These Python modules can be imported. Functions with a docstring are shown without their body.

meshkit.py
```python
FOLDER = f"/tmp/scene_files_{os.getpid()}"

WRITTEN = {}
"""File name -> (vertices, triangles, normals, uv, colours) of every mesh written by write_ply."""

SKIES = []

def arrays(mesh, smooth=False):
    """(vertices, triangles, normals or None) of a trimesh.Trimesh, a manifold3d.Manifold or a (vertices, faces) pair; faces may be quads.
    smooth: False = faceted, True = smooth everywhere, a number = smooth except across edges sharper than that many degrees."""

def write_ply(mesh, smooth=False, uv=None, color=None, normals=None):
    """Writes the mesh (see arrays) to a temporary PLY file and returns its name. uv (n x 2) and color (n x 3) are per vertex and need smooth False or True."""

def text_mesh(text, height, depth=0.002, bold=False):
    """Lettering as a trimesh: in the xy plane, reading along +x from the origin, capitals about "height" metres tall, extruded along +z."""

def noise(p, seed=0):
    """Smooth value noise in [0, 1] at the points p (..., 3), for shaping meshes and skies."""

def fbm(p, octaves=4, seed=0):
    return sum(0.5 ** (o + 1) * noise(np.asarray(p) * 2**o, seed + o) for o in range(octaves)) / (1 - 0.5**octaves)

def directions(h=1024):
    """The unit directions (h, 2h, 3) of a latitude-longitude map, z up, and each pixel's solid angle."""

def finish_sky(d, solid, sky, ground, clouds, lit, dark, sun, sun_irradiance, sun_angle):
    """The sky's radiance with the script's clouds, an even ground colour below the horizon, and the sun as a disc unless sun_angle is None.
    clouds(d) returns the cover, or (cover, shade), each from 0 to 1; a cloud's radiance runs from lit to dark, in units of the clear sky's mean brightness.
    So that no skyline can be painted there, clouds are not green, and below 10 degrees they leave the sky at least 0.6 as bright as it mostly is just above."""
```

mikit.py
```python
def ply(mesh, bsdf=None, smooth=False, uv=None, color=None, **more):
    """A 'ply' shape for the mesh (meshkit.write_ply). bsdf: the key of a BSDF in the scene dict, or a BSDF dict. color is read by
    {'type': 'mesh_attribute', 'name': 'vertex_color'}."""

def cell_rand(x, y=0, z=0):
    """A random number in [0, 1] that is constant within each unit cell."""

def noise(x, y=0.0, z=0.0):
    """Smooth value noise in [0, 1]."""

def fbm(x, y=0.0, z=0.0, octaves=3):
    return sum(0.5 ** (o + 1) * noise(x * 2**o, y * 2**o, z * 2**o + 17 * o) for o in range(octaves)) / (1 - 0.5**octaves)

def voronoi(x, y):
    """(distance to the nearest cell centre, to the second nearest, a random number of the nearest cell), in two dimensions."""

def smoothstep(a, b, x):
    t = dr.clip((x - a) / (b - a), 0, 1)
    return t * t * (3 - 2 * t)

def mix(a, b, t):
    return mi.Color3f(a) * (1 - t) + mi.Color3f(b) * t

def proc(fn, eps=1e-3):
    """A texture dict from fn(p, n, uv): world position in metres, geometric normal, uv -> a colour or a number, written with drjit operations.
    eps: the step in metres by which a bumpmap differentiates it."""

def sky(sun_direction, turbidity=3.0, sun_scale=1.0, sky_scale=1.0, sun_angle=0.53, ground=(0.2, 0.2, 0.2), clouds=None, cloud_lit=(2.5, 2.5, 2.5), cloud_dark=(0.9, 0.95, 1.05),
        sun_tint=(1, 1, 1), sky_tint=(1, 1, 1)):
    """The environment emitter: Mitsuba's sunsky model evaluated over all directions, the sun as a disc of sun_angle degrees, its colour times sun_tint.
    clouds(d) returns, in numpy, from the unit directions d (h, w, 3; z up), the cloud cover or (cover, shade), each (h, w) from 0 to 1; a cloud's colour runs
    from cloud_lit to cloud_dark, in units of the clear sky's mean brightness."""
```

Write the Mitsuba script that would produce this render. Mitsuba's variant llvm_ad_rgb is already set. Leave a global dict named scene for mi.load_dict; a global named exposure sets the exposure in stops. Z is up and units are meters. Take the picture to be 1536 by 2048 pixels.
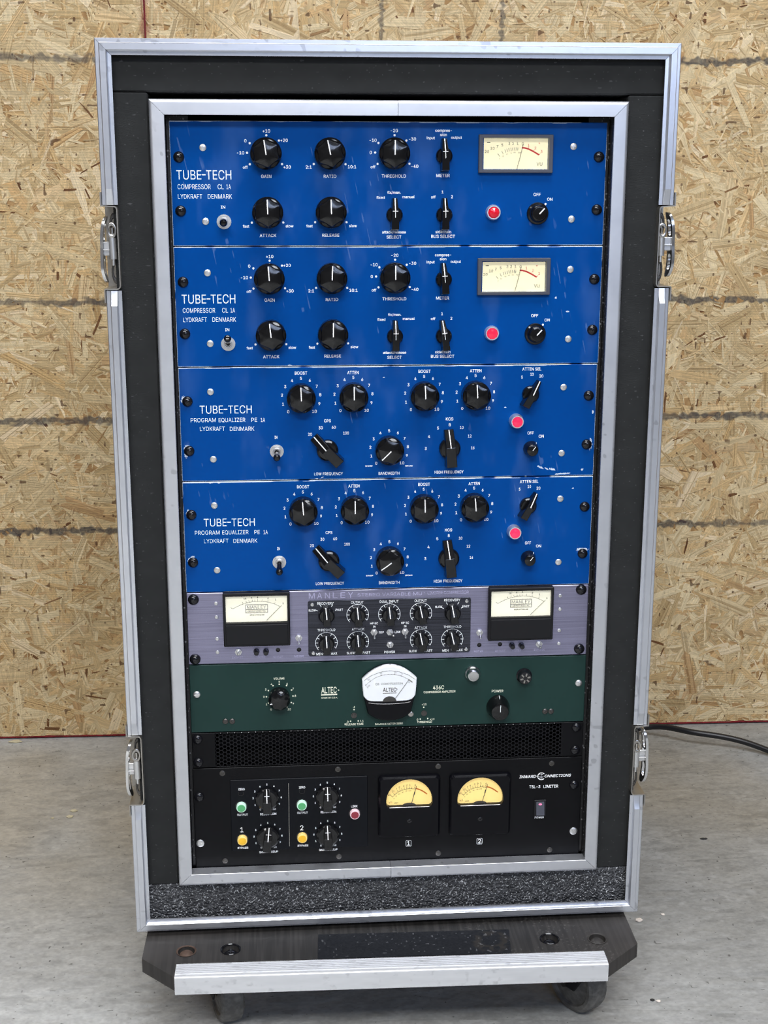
import math, random
import numpy as np, trimesh, manifold3d
import drjit as dr
import mitsuba as mi
import mikit, meshkit
from mikit import proc, noise, fbm, cell_rand, smoothstep, mix, voronoi
from shapely.geometry import Polygon, Point, box as sbox
T = mi.ScalarTransform4f
scene, labels = {}, {}
rng = np.random.default_rng(7)
random.seed(7)

# ------------------------------------------------------------------ camera, lights, exposure
CAM = np.array([-0.12413, -1.50189, 1.02938])
YAW, PITCH, ROLL, FOC = 0.0776546, -0.2375651, 0.00075339, 2644.427
_f = np.array([math.sin(YAW) * math.cos(PITCH), math.cos(YAW) * math.cos(PITCH), math.sin(PITCH)])
_r = np.array([math.cos(YAW), -math.sin(YAW), 0.0])
_u = np.cross(_r, _f)
_u2 = -math.sin(ROLL) * _r + math.cos(ROLL) * _u
scene['camera'] = {'type': 'perspective', 'fov': 2 * math.degrees(math.atan(768 / FOC)), 'fov_axis': 'x', 'near_clip': 0.05, 'far_clip': 50.0,
                   'to_world': T().look_at(origin=CAM.tolist(), target=(CAM + _f).tolist(), up=_u2.tolist())}
exposure = 0.42
LAMPS = [  # x, y, z, size x, size y, radiance
    (0.40, -0.75, 3.05, 2.2, 0.80, (8.6, 8.9, 9.4)),
    (-0.60, -2.90, 3.05, 2.6, 0.80, (16.0, 15.9, 15.7)),
]
WINDOWS = [(0.10, 1.20), (1.40, 2.50)]   # x0, x1 of the frosted windows high in the wall behind the photographer
WINZ = (2.05, 3.05)
WINRAD = (3.6, 4.4, 6.2)

# ------------------------------------------------------------------ materials
def mat(key, **kw):
    scene[key] = kw
    return key

def rgb(*c):
    return {'type': 'rgb', 'value': list(c[0] if len(c) == 1 else c)}

def lin(r, g, b):
    return tuple(((c / 255) / 12.92 if c / 255 <= 0.04045 else ((c / 255 + 0.055) / 1.055) ** 2.4) for c in (r, g, b))

def principled(key, color, rough=0.5, metal=0.0, spec=0.5, bump=None, bscale=1.0, **more):
    col = rgb(color) if isinstance(color, tuple) else proc(color)
    ro = rough if isinstance(rough, (int, float)) else proc(rough)
    b = {'type': 'principled', 'base_color': col, 'roughness': ro, 'metallic': metal, 'specular': spec, **more}
    if bump is not None:
        b = {'type': 'bumpmap', 'arbitrary': proc(bump[0], bump[1]), 'scale': bscale, 'bsdf': b}
    scene[key] = {'type': 'twosided', 'bsdf': b}
    return key

BLACK = principled('m_black_plastic', (0.0035, 0.0035, 0.004), 0.12, spec=0.5)
MATTEBLACK = principled('m_matte_black', (0.008, 0.008, 0.0095), 0.5, spec=0.25)
METERBLACK = principled('m_meter_black', (0.003, 0.003, 0.0045), 0.10, spec=0.16)
GLOSSBLACK = principled('m_gloss_black', (0.006, 0.006, 0.008), 0.08, spec=0.5)
DARKMETAL = principled('m_dark_metal', (0.10, 0.095, 0.09), 0.35, metal=0.9)
CHROME = principled('m_chrome', (0.72, 0.72, 0.72), 0.16, metal=1.0)
STEEL = principled('m_steel', (0.72, 0.72, 0.72), 0.36, metal=0.95)
SATIN = principled('m_satin_chrome', (0.82, 0.82, 0.83), 0.38, metal=0.9)
NICKEL = principled('m_nickel', (0.50, 0.48, 0.45), 0.28, metal=1.0)
WHITE = principled('m_white_print', lin(248, 250, 252), 0.6)
CREAMPRINT = principled('m_cream_print', lin(225, 225, 205), 0.6)
LILACPRINT = principled('m_lilac_print', lin(170, 167, 196), 0.6)
INK = principled('m_ink', lin(58, 52, 46), 0.7)
GREYINK = principled('m_grey_ink', lin(120, 118, 112), 0.7)
REDINK = principled('m_red_ink', lin(200, 60, 55), 0.7)
ORANGEINK = principled('m_orange_ink', lin(205, 110, 40), 0.7)
CREAM = principled('m_meter_cream', lin(232, 222, 180), 0.7)
IVORY = principled('m_meter_ivory', lin(236, 233, 212), 0.7)
LENS = principled('m_frosted_lens', lin(150, 150, 148), 0.35)
PAPERWHITE = principled('m_meter_white', lin(235, 238, 242), 0.45)
AMBER = principled('m_meter_amber', lin(236, 205, 125), 0.7)
BEZELGREY = principled('m_bezel_grey', lin(70, 72, 82), 0.35)
RED = principled('m_red_jewel', (0.55, 0.006, 0.02), 0.08, spec=0.6)
REDBTN = principled('m_red_button', lin(140, 45, 60), 0.35)
GREENBTN = principled('m_green_button', lin(85, 170, 110), 0.35)
GREENRING = principled('m_green_ring', lin(205, 240, 220), 0.35)
PINKRING = principled('m_pink_ring', lin(235, 205, 212), 0.35)
YELLOWBTN = principled('m_yellow_button', lin(245, 190, 45), 0.35)
YELLOWRING = principled('m_yellow_ring', lin(250, 215, 130), 0.35)
mat('m_pane', type='thindielectric', int_ior=1.2)

def alu_color(p, n, uv):
    s = fbm(p.x * 30, p.y * 30, p.z * 30, 3)
    sc = smoothstep(0.70, 0.80, noise(p.x * 160 + 40 * p.z, p.z * 160, p.y * 90)) * smoothstep(0.5, 0.7, noise(p.x * 14, p.z * 14, 3.0))
    return mix((0.72, 0.735, 0.775), (0.62, 0.635, 0.675), s) * (1 - 0.25 * sc)

def alu_rough(p, n, uv):
    return 0.34 + 0.16 * fbm(p.x * 22, p.y * 22, p.z * 22 + 5, 3)

ALU = principled('m_aluminium', alu_color, alu_rough, metal=0.92)
EDGEALU = principled('m_edging_aluminium', lambda p, n, uv: alu_color(p, n, uv) * mi.Color3f(1.02, 1.03, 1.05), 0.33, metal=0.92)

def ribalu_color(p, n, uv):
    s = fbm(p.x * 40, p.y * 160, p.z * 160, 3)
    d = smoothstep(0.60, 0.85, fbm(p.x * 120, p.z * 140, p.y * 160, 3)) * 0.6
    return mix((0.86, 0.87, 0.89), (0.74, 0.75, 0.77), s) * (1 - 0.35 * d)

RIBALU = principled('m_ribbed_aluminium', ribalu_color, 0.52, metal=0.7)
DISH = principled('m_latch_dish', (0.40, 0.38, 0.345), 0.38, metal=0.95)

# worn blue paint: chips given as (x, z, half length, half height, slope) in metres
CHIPS = [(0.176, 0.7157, .0042, .0013, -.45), (0.184, 0.7137, .0022, .0010, -.5), (0.191, 0.7127, .0035, .0013, -.25), (0.203, 0.7073, .010, .0010, 0.05),
         (0.2265, 0.7120, .0014, .0015, 0), (0.189, 0.9125, .0012, .0016, 0), (0.2025, 0.8965, .0024, .0009, 0), (0.1335, 0.7868, .0014, .0008, 0),
         (-0.236, 0.8000, .0024, .0042, .4), (-0.2345, 0.7440, .0030, .0030, .5), (-0.2345, 0.7365, .0022, .004, 0), (-0.2350, 0.6672, .0026, .0040, .5), (-0.2335, 0.6120, .004, .0026, .6),
         (0.2352, 0.7420, .0022, .006, 0), (0.2300, 0.6145, .0075, .0018, 0), (0.2368, 0.7800, .0013, .0026, 0), (-0.2080, 0.7030, .0030, .0010, 0),
         (-0.1990, 0.7032, .0020, .0012, 0), (-0.0860, 0.7055, .0022, .0008, .2), (-0.079, 0.7072, .002, .0006, .4), (0.1600, 0.7045, .0022, .0010, 0), (-0.1150, 0.8377, .003, .0008, 0), (-0.0075, 0.8230, .0012, .0006, 0),
         (0.2160, 0.6895, .0014, .0008, 0), (0.047, 0.7052, .0028, .0007, -.2), (0.0360, 0.7047, .002, .0006, 0)]
EDGES = (1.1045, 0.9705, 0.8365, 0.7043)

def blue_color(p, n, uv):
    base = mix(lin(0, 65, 138), lin(0, 71, 146), fbm(p.x * 9, p.z * 9, 2.0, 3))
    smear = smoothstep(0.60, 0.86, fbm(p.x * 26 + 3, p.z * 11, 7.0, 4)) * 0.10
    c = mix(base, lin(120, 150, 200), smear)
    scr = smoothstep(0.86, 0.92, noise(p.x * 420 + p.z * 90, p.z * 60 - p.x * 30, 1.0)) * smoothstep(0.66, 0.78, noise(p.x * 22, p.z * 22, 9.0)) * 0.16
    c = mix(c, lin(150, 175, 215), scr)
    w = mi.Float(0)
    for x, z, a, b, s in CHIPS:
        dx, dz = p.x - x, p.z - z
        dz = dz - dx * s
        q = dr.square(dx / a) + dr.square(dz / b) + 1.4 * (noise(p.x * 900, p.z * 900, 4.0) - 0.5)
        w = dr.maximum(w, smoothstep(1.1, 0.7, q))
    for e in EDGES:
        d = dr.abs(p.z - e + 0.0007)
        ww = smoothstep(0.0012, 0.0005, d + 0.0016 * smoothstep(0.62, 0.40, noise(p.x * 75, e * 50, 3.0)))
        w = dr.maximum(w, ww * smoothstep(0.6, 0.2, dr.abs(n.z)))
    edge = smoothstep(0.92, 0.75, dr.abs(n.y)) * smoothstep(0.30, 0.52, noise(p.x * 60, p.z * 60, 1.0) + 0.15)
    w = dr.maximum(w, edge)
    return mix(c, lin(205, 216, 232), w)

BLUE = principled('m_blue_paint', blue_color, 0.30, spec=0.08)

def violet_color(p, n, uv):
    b = fbm(p.x * 16, p.z * 1300, 1.0, 3)
    return mix(lin(124, 122, 146), lin(158, 156, 182), b)

VIOLET = principled('m_violet_brushed', violet_color, 0.36, metal=0.75)

def plate_color(p, n, uv):
    b = fbm(p.x * 20, p.z * 1400, 4.0, 3)
    return mix(lin(28, 29, 35), lin(72, 74, 84), b)

PLATE = principled('m_dark_brushed', plate_color, 0.40, metal=0.6)
GREEN = principled('m_green_paint', lambda p, n, uv: mix(lin(24, 50, 46), lin(31, 57, 53), fbm(p.x * 12, p.z * 12, 1.0, 3)), 0.42, spec=0.2)
BLACKPAINT = principled('m_black_paint', lambda p, n, uv: mix((0.002, 0.002, 0.0028), (0.0038, 0.0038, 0.005), fbm(p.x * 30, p.z * 30, 1.0, 3)), 0.42, spec=0.16)
INSETBLACK = principled('m_inset_black', (0.003, 0.0038, 0.006), 0.38, spec=0.16)

def foam_color(p, n, uv):
    v = fbm(p.x * 60, p.y * 60, p.z * 60, 3)
    s = smoothstep(0.83, 0.9, noise(p.x * 420, p.y * 420, p.z * 420))
    return mix(mix((0.017, 0.0178, 0.0180), (0.025, 0.0262, 0.0265), v), (0.11, 0.11, 0.115), s * 0.4)

FOAM = principled('m_foam', foam_color, 0.85, spec=0.2, bump=(lambda p, n, uv: 0.0005 * fbm(p.x * 900, p.y * 900, p.z * 900, 2), 2e-4))

def cutfoam_color(p, n, uv):
    a, b = p.x * 0.8 + p.z * 0.6, p.z * 0.8 - p.x * 0.6
    v = noise(p.x * 620, p.y * 620, p.z * 620)
    g = noise(p.x * 300 + 9, p.y * 300, p.z * 300)
    w = dr.maximum(smoothstep(0.76, 0.90, noise(a * 560, b * 900, 1.0)), smoothstep(0.78, 0.92, noise(b * 520 + 40, a * 860 + 9, 2.0)))
    return mix(mix((0.012, 0.0125, 0.015), (0.085, 0.088, 0.095), v * g * 1.8), (0.62, 0.63, 0.65), w * w * (0.35 + 0.65 * g))

CUTFOAM = principled('m_cut_foam', cutfoam_color, 0.6, spec=0.4, bump=(lambda p, n, uv: 0.0022 * noise(p.x * 520, p.y * 520, p.z * 520), 3e-4))
LAMINATE = principled('m_laminate', (0.016, 0.016, 0.018), 0.45, bump=(lambda p, n, uv: 0.0004 * noise(p.x * 500, p.y * 500, p.z * 500), 4e-4))

def rail_color(p, n, uv):
    s = smoothstep(0.74, 0.84, noise(p.x * 700, p.y * 700, p.z * 330))
    return mix((0.010, 0.010, 0.011), (0.24, 0.24, 0.25), s * 0.8)

RAIL = principled('m_textured_black', rail_color, 0.45)

def board_color(p, n, uv):
    g = fbm(p.x * 210, p.y * 9, p.z * 9, 3)
    b = fbm(p.x * 12, p.y * 22, 3.0, 3)
    sp = smoothstep(0.76, 0.90, noise(p.x * 420, p.y * 420, 6.0)) * smoothstep(0.45, 0.7, noise(p.x * 20, p.y * 20, 2.0))
    g2 = smoothstep(0.35, 0.68, fbm(p.x * 320, p.y * 12, 5.0, 3))
    c = mix((0.004, 0.0038, 0.0036), (0.032, 0.029, 0.027), g * 0.45 + b * 0.30 + g2 * 0.35)
    c = mix(c, (0.050, 0.044, 0.040), smoothstep(0.13, 0.30, dr.abs(p.x)) * 0.55 * b * 1.4)
    return mix(c, (0.20, 0.19, 0.18), sp * 0.16)

BOARD = principled('m_dark_wood', board_color, 0.62, bump=(lambda p, n, uv: 0.0005 * fbm(p.x * 240, p.y * 14, p.z * 40, 2), 4e-4))

def patch_color(p, n, uv):
    r = dr.sqrt(dr.square((p.x - 0.120) / 0.021) + dr.square((p.y + 0.060) / 0.020)) + 0.35 * (fbm(p.x * 70, p.y * 70, 1.0, 3) - 0.5)
    w = smoothstep(0.42, 0.1, dr.abs(r - 0.85)) * smoothstep(0.3, 0.6, fbm(p.x * 160, p.y * 160, 3.0, 2))
    sp = smoothstep(0.86, 0.92, noise(p.x * 300, p.y * 300, 2.0))
    c = mix((0.0055, 0.0065, 0.009), (0.011, 0.012, 0.015), noise(p.x * 500, p.y * 500, 0.0))
    return mix(mix(c, (0.055, 0.044, 0.030), w * 0.28), (0.2, 0.2, 0.21), sp * 0.35)

PATCH = principled('m_black_patch', patch_color, 0.75, spec=0.25)
RUBBER = principled('m_rubber', lambda p, n, uv: mix((0.085, 0.083, 0.08), (0.15, 0.147, 0.14), smoothstep(0.30, 0.85, fbm(p.x * 160, p.y * 160, p.z * 160, 4))), 0.65, bump=(lambda p, n, uv: 0.0008 * fbm(p.x * 300, p.y * 300, p.z * 300, 2), 4e-4))
RUST = principled('m_rusty_steel', lambda p, n, uv: mix((0.055, 0.034, 0.026), (0.12, 0.075, 0.055), fbm(p.x * 200, p.y * 200, 2.0, 3)), 0.7, metal=0.3)
CABLE = principled('m_cable_rubber', (0.010, 0.010, 0.012), 0.32)
CHIP = principled('m_wood_chip', lin(205, 196, 165), 0.8)
PALECHIP = principled('m_pale_chip', lin(225, 215, 205), 0.8)
DARKCHIP = principled('m_dark_chip', (0.02, 0.02, 0.02), 0.7)

# oriented strand board: u = millimetres across the strand, v = strand number + place along it
SLIVER = 23200
INKZ = (0.413, 0.621, 0.8365, 1.253)
SEAM = -0.3475

def osb_ink(p):
    wob = 0.006 * (fbm(p.x * 30, p.z * 5, 2.0, 2) - 0.5)
    a = mi.Float(0)
    for z in INKZ:
        d = dr.abs(p.z - z + wob)
        tone = 0.70 + 0.5 * noise(p.x * 7 + z * 31, z * 5, 0.0)
        a = dr.maximum(a, smoothstep(0.0090, 0.0032, d + 0.009 * (noise(p.x * 120, p.z * 150, 3.0) - 0.42)) * tone)
    for x in (0.0585, 0.2695):
        d = dr.abs(p.x - x + wob)
        a = dr.maximum(a, smoothstep(0.0075, 0.002, d + 0.008 * (noise(p.x * 190, p.z * 210, 5.0) - 0.45)) * 0.8)
    return dr.clip(a, 0, 1) * (0.75 + 0.25 * noise(p.x * 300, p.z * 300, 8.0))

def osb_color(p, n, uv):
    k = dr.floor(uv.y)
    al = (uv.y - k) * 400
    r1, r2, r3 = cell_rand(k, 1), cell_rand(k, 2), cell_rand(k, 3)
    sl = smoothstep(SLIVER - 1, SLIVER, k) * smoothstep(SLIVER + 11000, SLIVER + 10999, k)
    c = mix(lin(187, 160, 115), lin(219, 199, 159), r1)
    c = mix(c, lin(180, 138, 90), smoothstep(0.84, 0.97, r2) * 0.65)
    c = mix(c, lin(112, 76, 44), smoothstep(0.93, 0.95, r2) * sl)
    c = mix(c, lin(208, 172, 118), smoothstep(0.7, 0.8, r3) * 0.5)
    c = mix(c, lin(230, 212, 178), smoothstep(0.93, 0.96, r3) * 0.7)
    per = 0.35 + 0.75 * cell_rand(k, 4)
    wav = 3.0 * noise(al * 0.022, uv.x * 0.10, k)
    g = noise((uv.x + wav) * per * 1.9, al * 0.010, k)
    st = noise((uv.x + wav) * per * 0.8, al * 0.006, k + 7)
    c = c * (0.80 + 0.36 * g)
    c = mix(c, c * mi.Color3f(0.62, 0.54, 0.44), smoothstep(0.50, 0.78, st) * smoothstep(0.25, 0.6, cell_rand(k, 5)) * 0.75)
    c = c * (0.90 + 0.18 * fbm(p.x * 14, p.z * 14, 1.0, 2))
    _, _, w1 = voronoi(p.x * 26 + 3 * noise(p.x * 30, p.z * 30, 2.0), p.z * 26)
    _, _, w2 = voronoi(p.x * 43 + 50, p.z * 43 + 3 * noise(p.x * 40, p.z * 40, 5.0))
    t1, t2 = w1 * 3.14159, w2 * 3.14159
    f1 = noise((p.x * dr.cos(t1) + p.z * dr.sin(t1)) * 620, (p.z * dr.cos(t1) - p.x * dr.sin(t1)) * 45, w1 * 90)
    f2 = noise((p.x * dr.cos(t2) + p.z * dr.sin(t2)) * 430, (p.z * dr.cos(t2) - p.x * dr.sin(t2)) * 55, w2 * 90 + 7)
    c = c * (0.80 + 0.26 * f1 + 0.16 * f2)
    c = mix(c, lin(120, 84, 50), smoothstep(0.86, 0.94, f2) * 0.65)
    c = mix(c, lin(236, 216, 176), smoothstep(0.86, 0.95, f1) * smoothstep(0.5, 0.8, w2) * 0.6)
    scr = 0.5 + 0.5 * dr.sin(p.z * (2 * math.pi / 0.0046))
    m = smoothstep(0.40, 0.62, fbm(p.x * 5 + 2, p.z * 4, 3.0, 2) + 0.16 * smoothstep(0.0, -0.35, p.x) * smoothstep(0.3, 0.9, p.z))
    c = c * (1 - 0.15 * smoothstep(0.55, 0.95, scr) * m)  # shade of the embossed screen lines, put into the colour
    kn = smoothstep(0.905, 0.945, noise(p.x * 120, p.z * 120, 12.0))
    c = mix(c, lin(84, 54, 30), kn * 0.8)
    c = mix(c, lin(56, 56, 60), osb_ink(p) * 0.90)
    red = smoothstep(0.016, 0.004, dr.abs(p.x - SEAM) + 0.010 * noise(p.x * 150, p.z * 60, 3.0)) + smoothstep(0.013, 0.003, p.z + 0.010 * noise(p.x * 90, p.z * 150, 4.0))
    return mix(c, lin(120, 30, 34), dr.clip(red, 0, 1) * 0.6)

OSB = principled('m_strand_board', osb_color, 0.62, spec=0.3)
SHEET = principled('m_sheet_core', lambda p, n, uv: mix(lin(140, 104, 62), lin(184, 148, 100), fbm(p.x * 110, p.z * 110, 1.0, 3)), 0.8)
SEAMRED = principled('m_red_edge', lambda p, n, uv: mix(lin(96, 14, 20), lin(140, 28, 34), noise(p.x * 200, p.z * 40, 1.0)), 0.7)

def floor_color(p, n, uv):
    b = fbm(p.x * 2.2, p.y * 2.2, 1.0, 4)
    m = fbm(p.x * 17, p.y * 26, 4.0, 4)
    f = fbm(p.x * 60, p.y * 120, 9.0, 3)
    c = mix((0.27, 0.272, 0.262), (0.42, 0.425, 0.415), b * 0.45 + m * 0.55)
    c = c * (0.86 + 0.28 * f) * (1.32 - 0.50 * smoothstep(-0.35, 0.70, p.x + 0.5 * (fbm(p.x * 2.5, p.y * 2.5, 11.0, 3) - 0.5)))  # lighter left, darker right: uneven light on the floor put into the colour
    wx, wy = p.x + 0.03 * fbm(p.x * 9, p.y * 9, 2.0, 2), p.y + 0.03 * fbm(p.x * 9, p.y * 9, 5.0, 2)
    tr = smoothstep(0.56, 0.74, fbm(wx * 26, wy * 72, 2.0, 3))
    c = mix(c, c * 0.72, tr * 0.5)
    tr2 = smoothstep(0.86, 0.93, noise(p.x * 3.4, p.y * 210 + 30 * noise(p.x * 2, p.y * 2, 6.0), 6.0))
    c = mix(c, c * 0.7, tr2 * 0.30)
    c = c * (0.84 + 0.32 * fbm(p.x * 210, p.y * 300, 8.0, 3))
    pale = smoothstep(0.58, 0.86, fbm(p.x * 70, p.y * 110, 8.0, 4)) * 0.30
    c = mix(c, (0.46, 0.465, 0.46), pale)
    pit = smoothstep(0.925, 0.975, noise(p.x * 160, p.y * 260, 12.0))
    c = mix(c, (0.05, 0.048, 0.045), pit * 0.6)
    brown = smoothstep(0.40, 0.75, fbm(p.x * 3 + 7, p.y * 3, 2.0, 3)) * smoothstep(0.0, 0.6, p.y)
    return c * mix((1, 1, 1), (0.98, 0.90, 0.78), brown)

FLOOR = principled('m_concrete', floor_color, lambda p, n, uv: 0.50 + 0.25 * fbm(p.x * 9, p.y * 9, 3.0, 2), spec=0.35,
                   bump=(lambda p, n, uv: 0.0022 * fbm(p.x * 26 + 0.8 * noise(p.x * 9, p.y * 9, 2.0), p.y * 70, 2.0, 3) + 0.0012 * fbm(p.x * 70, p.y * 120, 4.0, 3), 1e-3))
WALLPAINT = principled('m_wall_paint', (0.20, 0.20, 0.21), 0.8)
CEILPAINT = principled('m_ceiling_paint', (0.40, 0.41, 0.42), 0.85)
LAMPBODY = principled('m_lamp_body', (0.7, 0.7, 0.7), 0.5)

# ------------------------------------------------------------------ mesh helpers (millimetres, +z towards the viewer for things on the front)
A = np.array([[1, 0, 0, 0], [0, 0, -1, 0], [0, 1, 0, 0], [0, 0, 0, 1.0]])
_ply = {}

def put(key, mesh, m, at=(0, 0, 0), rot=0.0, tilt=0.0, scale=0.001, smooth=30, flat=True, emit=None, **lab):
    """mesh in mm with +z out of the rack front, placed at panel point (x, height, out) in mm"""
    n, k = key, 0
    while n in scene:
        k += 1
        n = f'{key}_{k:03d}'
    ck = (id(mesh), smooth)
    if ck not in _ply:
        _ply[ck] = (mesh, mikit.ply(mesh, smooth=smooth))
    M = T(A.tolist()) if flat else T()
    pos = (at[0] / 1000, -at[2] / 1000, at[1] / 1000) if flat else at
    tw = T().translate(list(pos)) @ M @ T().rotate([0, 0, 1], rot) @ T().rotate([1, 0, 0], tilt) @ T().scale(scale)
    d = {**_ply[ck][1], 'to_world': tw, 'bsdf': {'type': 'ref', 'id': m}}
    if emit:
        d['emitter'] = {'type': 'area', 'radiance': rgb(emit), 'sampling_weight': 0.02}
    scene[n] = d
    if lab:
        labels[n] = lab
    return n

def world(key, mesh, m, smooth=30, to=None, **lab):
    n, k = key, 0
    while n in scene:
        k += 1
        n = f'{key}_{k:03d}'
    scene[n] = mikit.ply(mesh, m, smooth=smooth, **({'to_world': to} if to is not None else {}))
    if lab:
        labels[n] = lab
    return n

def cat(*ms):
    ms = [x for y in ms for x in (y if isinstance(y, (list, tuple)) else [y])]
    return trimesh.util.concatenate(ms)

def cbox(x0, x1, y0, y1, z0, z1, c=0.5):
    c = min(c, (x1 - x0) / 2.01, (y1 - y0) / 2.01, (z1 - z0) / 2.01)
    pts = []
    for x, sx in ((x0, 1), (x1, -1)):
        for y, sy in ((y0, 1), (y1, -1)):
            for z, sz in ((z0, 1), (z1, -1)):
                pts += [(x + sx * c, y + sy * c, z), (x + sx * c, y, z + sz * c), (x, y + sy * c, z + sz * c)]
    return trimesh.convex.convex_hull(np.array(pts))

def lathe(prof, sections=40):
    return trimesh.creation.revolve(np.array(prof, float), sections=sections)

def hull_spheres(pts, r=0.5, sub=1):
    s = trimesh.creation.icosphere(subdivisions=sub, radius=1.0).vertices
    P = np.vstack([s * (q[3] if len(q) > 3 else r) + np.array(q[:3]) for q in pts])
    return trimesh.convex.convex_hull(P)

def loft(rings, cap0=True, cap1=True):
    """rings: list of (N x 3) arrays, counter-clockwise seen from +z, going up"""
    n = len(rings[0])
    v = np.vstack(rings)
    f = []
    for k in range(len(rings) - 1):
        a, b = k * n, (k + 1) * n
        for i in range(n):
            j = (i + 1) % n
            f += [[a + i, a + j, b + j], [a + i, b + j, b + i]]
    v = list(map(tuple, v))
    if cap0:
        v.append(tuple(np.mean(rings[0], axis=0)))
        c = len(v) - 1
        f += [[c, (i + 1) % n, i] for i in range(n)]
    if cap1:
        v.append(tuple(np.mean(rings[-1], axis=0)))
        c, a = len(v) - 1, (len(rings) - 1) * n
        f += [[c, a + i, a + (i + 1) % n] for i in range(n)]
    return trimesh.Trimesh(np.array(v), np.array(f), process=False)

def at_z(ring2, z):
    return np.column_stack([ring2, np.full(len(ring2), float(z))])

def rrect(cx, cy, w, h, r, n=6):
    out = []
    for sx, sy, a0 in ((1, 1, 0), (-1, 1, 90), (-1, -1, 180), (1, -1, 270)):
        for k in range(n + 1):
            a = math.radians(a0 + 90 * k / n)
            out.append((cx + sx * (w / 2 - r) + r * math.cos(a), cy + sy * (h / 2 - r) + r * math.sin(a)))
    return np.array(out)

def tri_poly(poly, z, up=True):
    v, f = trimesh.creation.triangulate_polygon(poly, engine='earcut')
    v = np.column_stack([v, np.full(len(v), float(z))])
    m = trimesh.Trimesh(v, f, process=False)
    if (m.face_normals[:, 2].sum() > 0) != up:
        m.invert()
    return m

def framed(outer, inner):
    """outer rings going up, inner rings (same z as the last outer first) going down; ring = (pts, z)"""
    ms = [loft([at_z(p, z) for p, z in outer], False, False)]
    ms.append(tri_poly(Polygon(outer[-1][0], [inner[0][0]]), outer[-1][1]))
    if len(inner) > 1:
        ms.append(loft([at_z(p, z) for p, z in inner][::-1], False, False))
        ms[-1].invert()
    return cat(*ms)

def slab(poly, z0, z1):
    m = trimesh.creation.extrude_polygon(poly, z1 - z0, engine='earcut')
    m.apply_translation([0, 0, z0])
    return m

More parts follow.
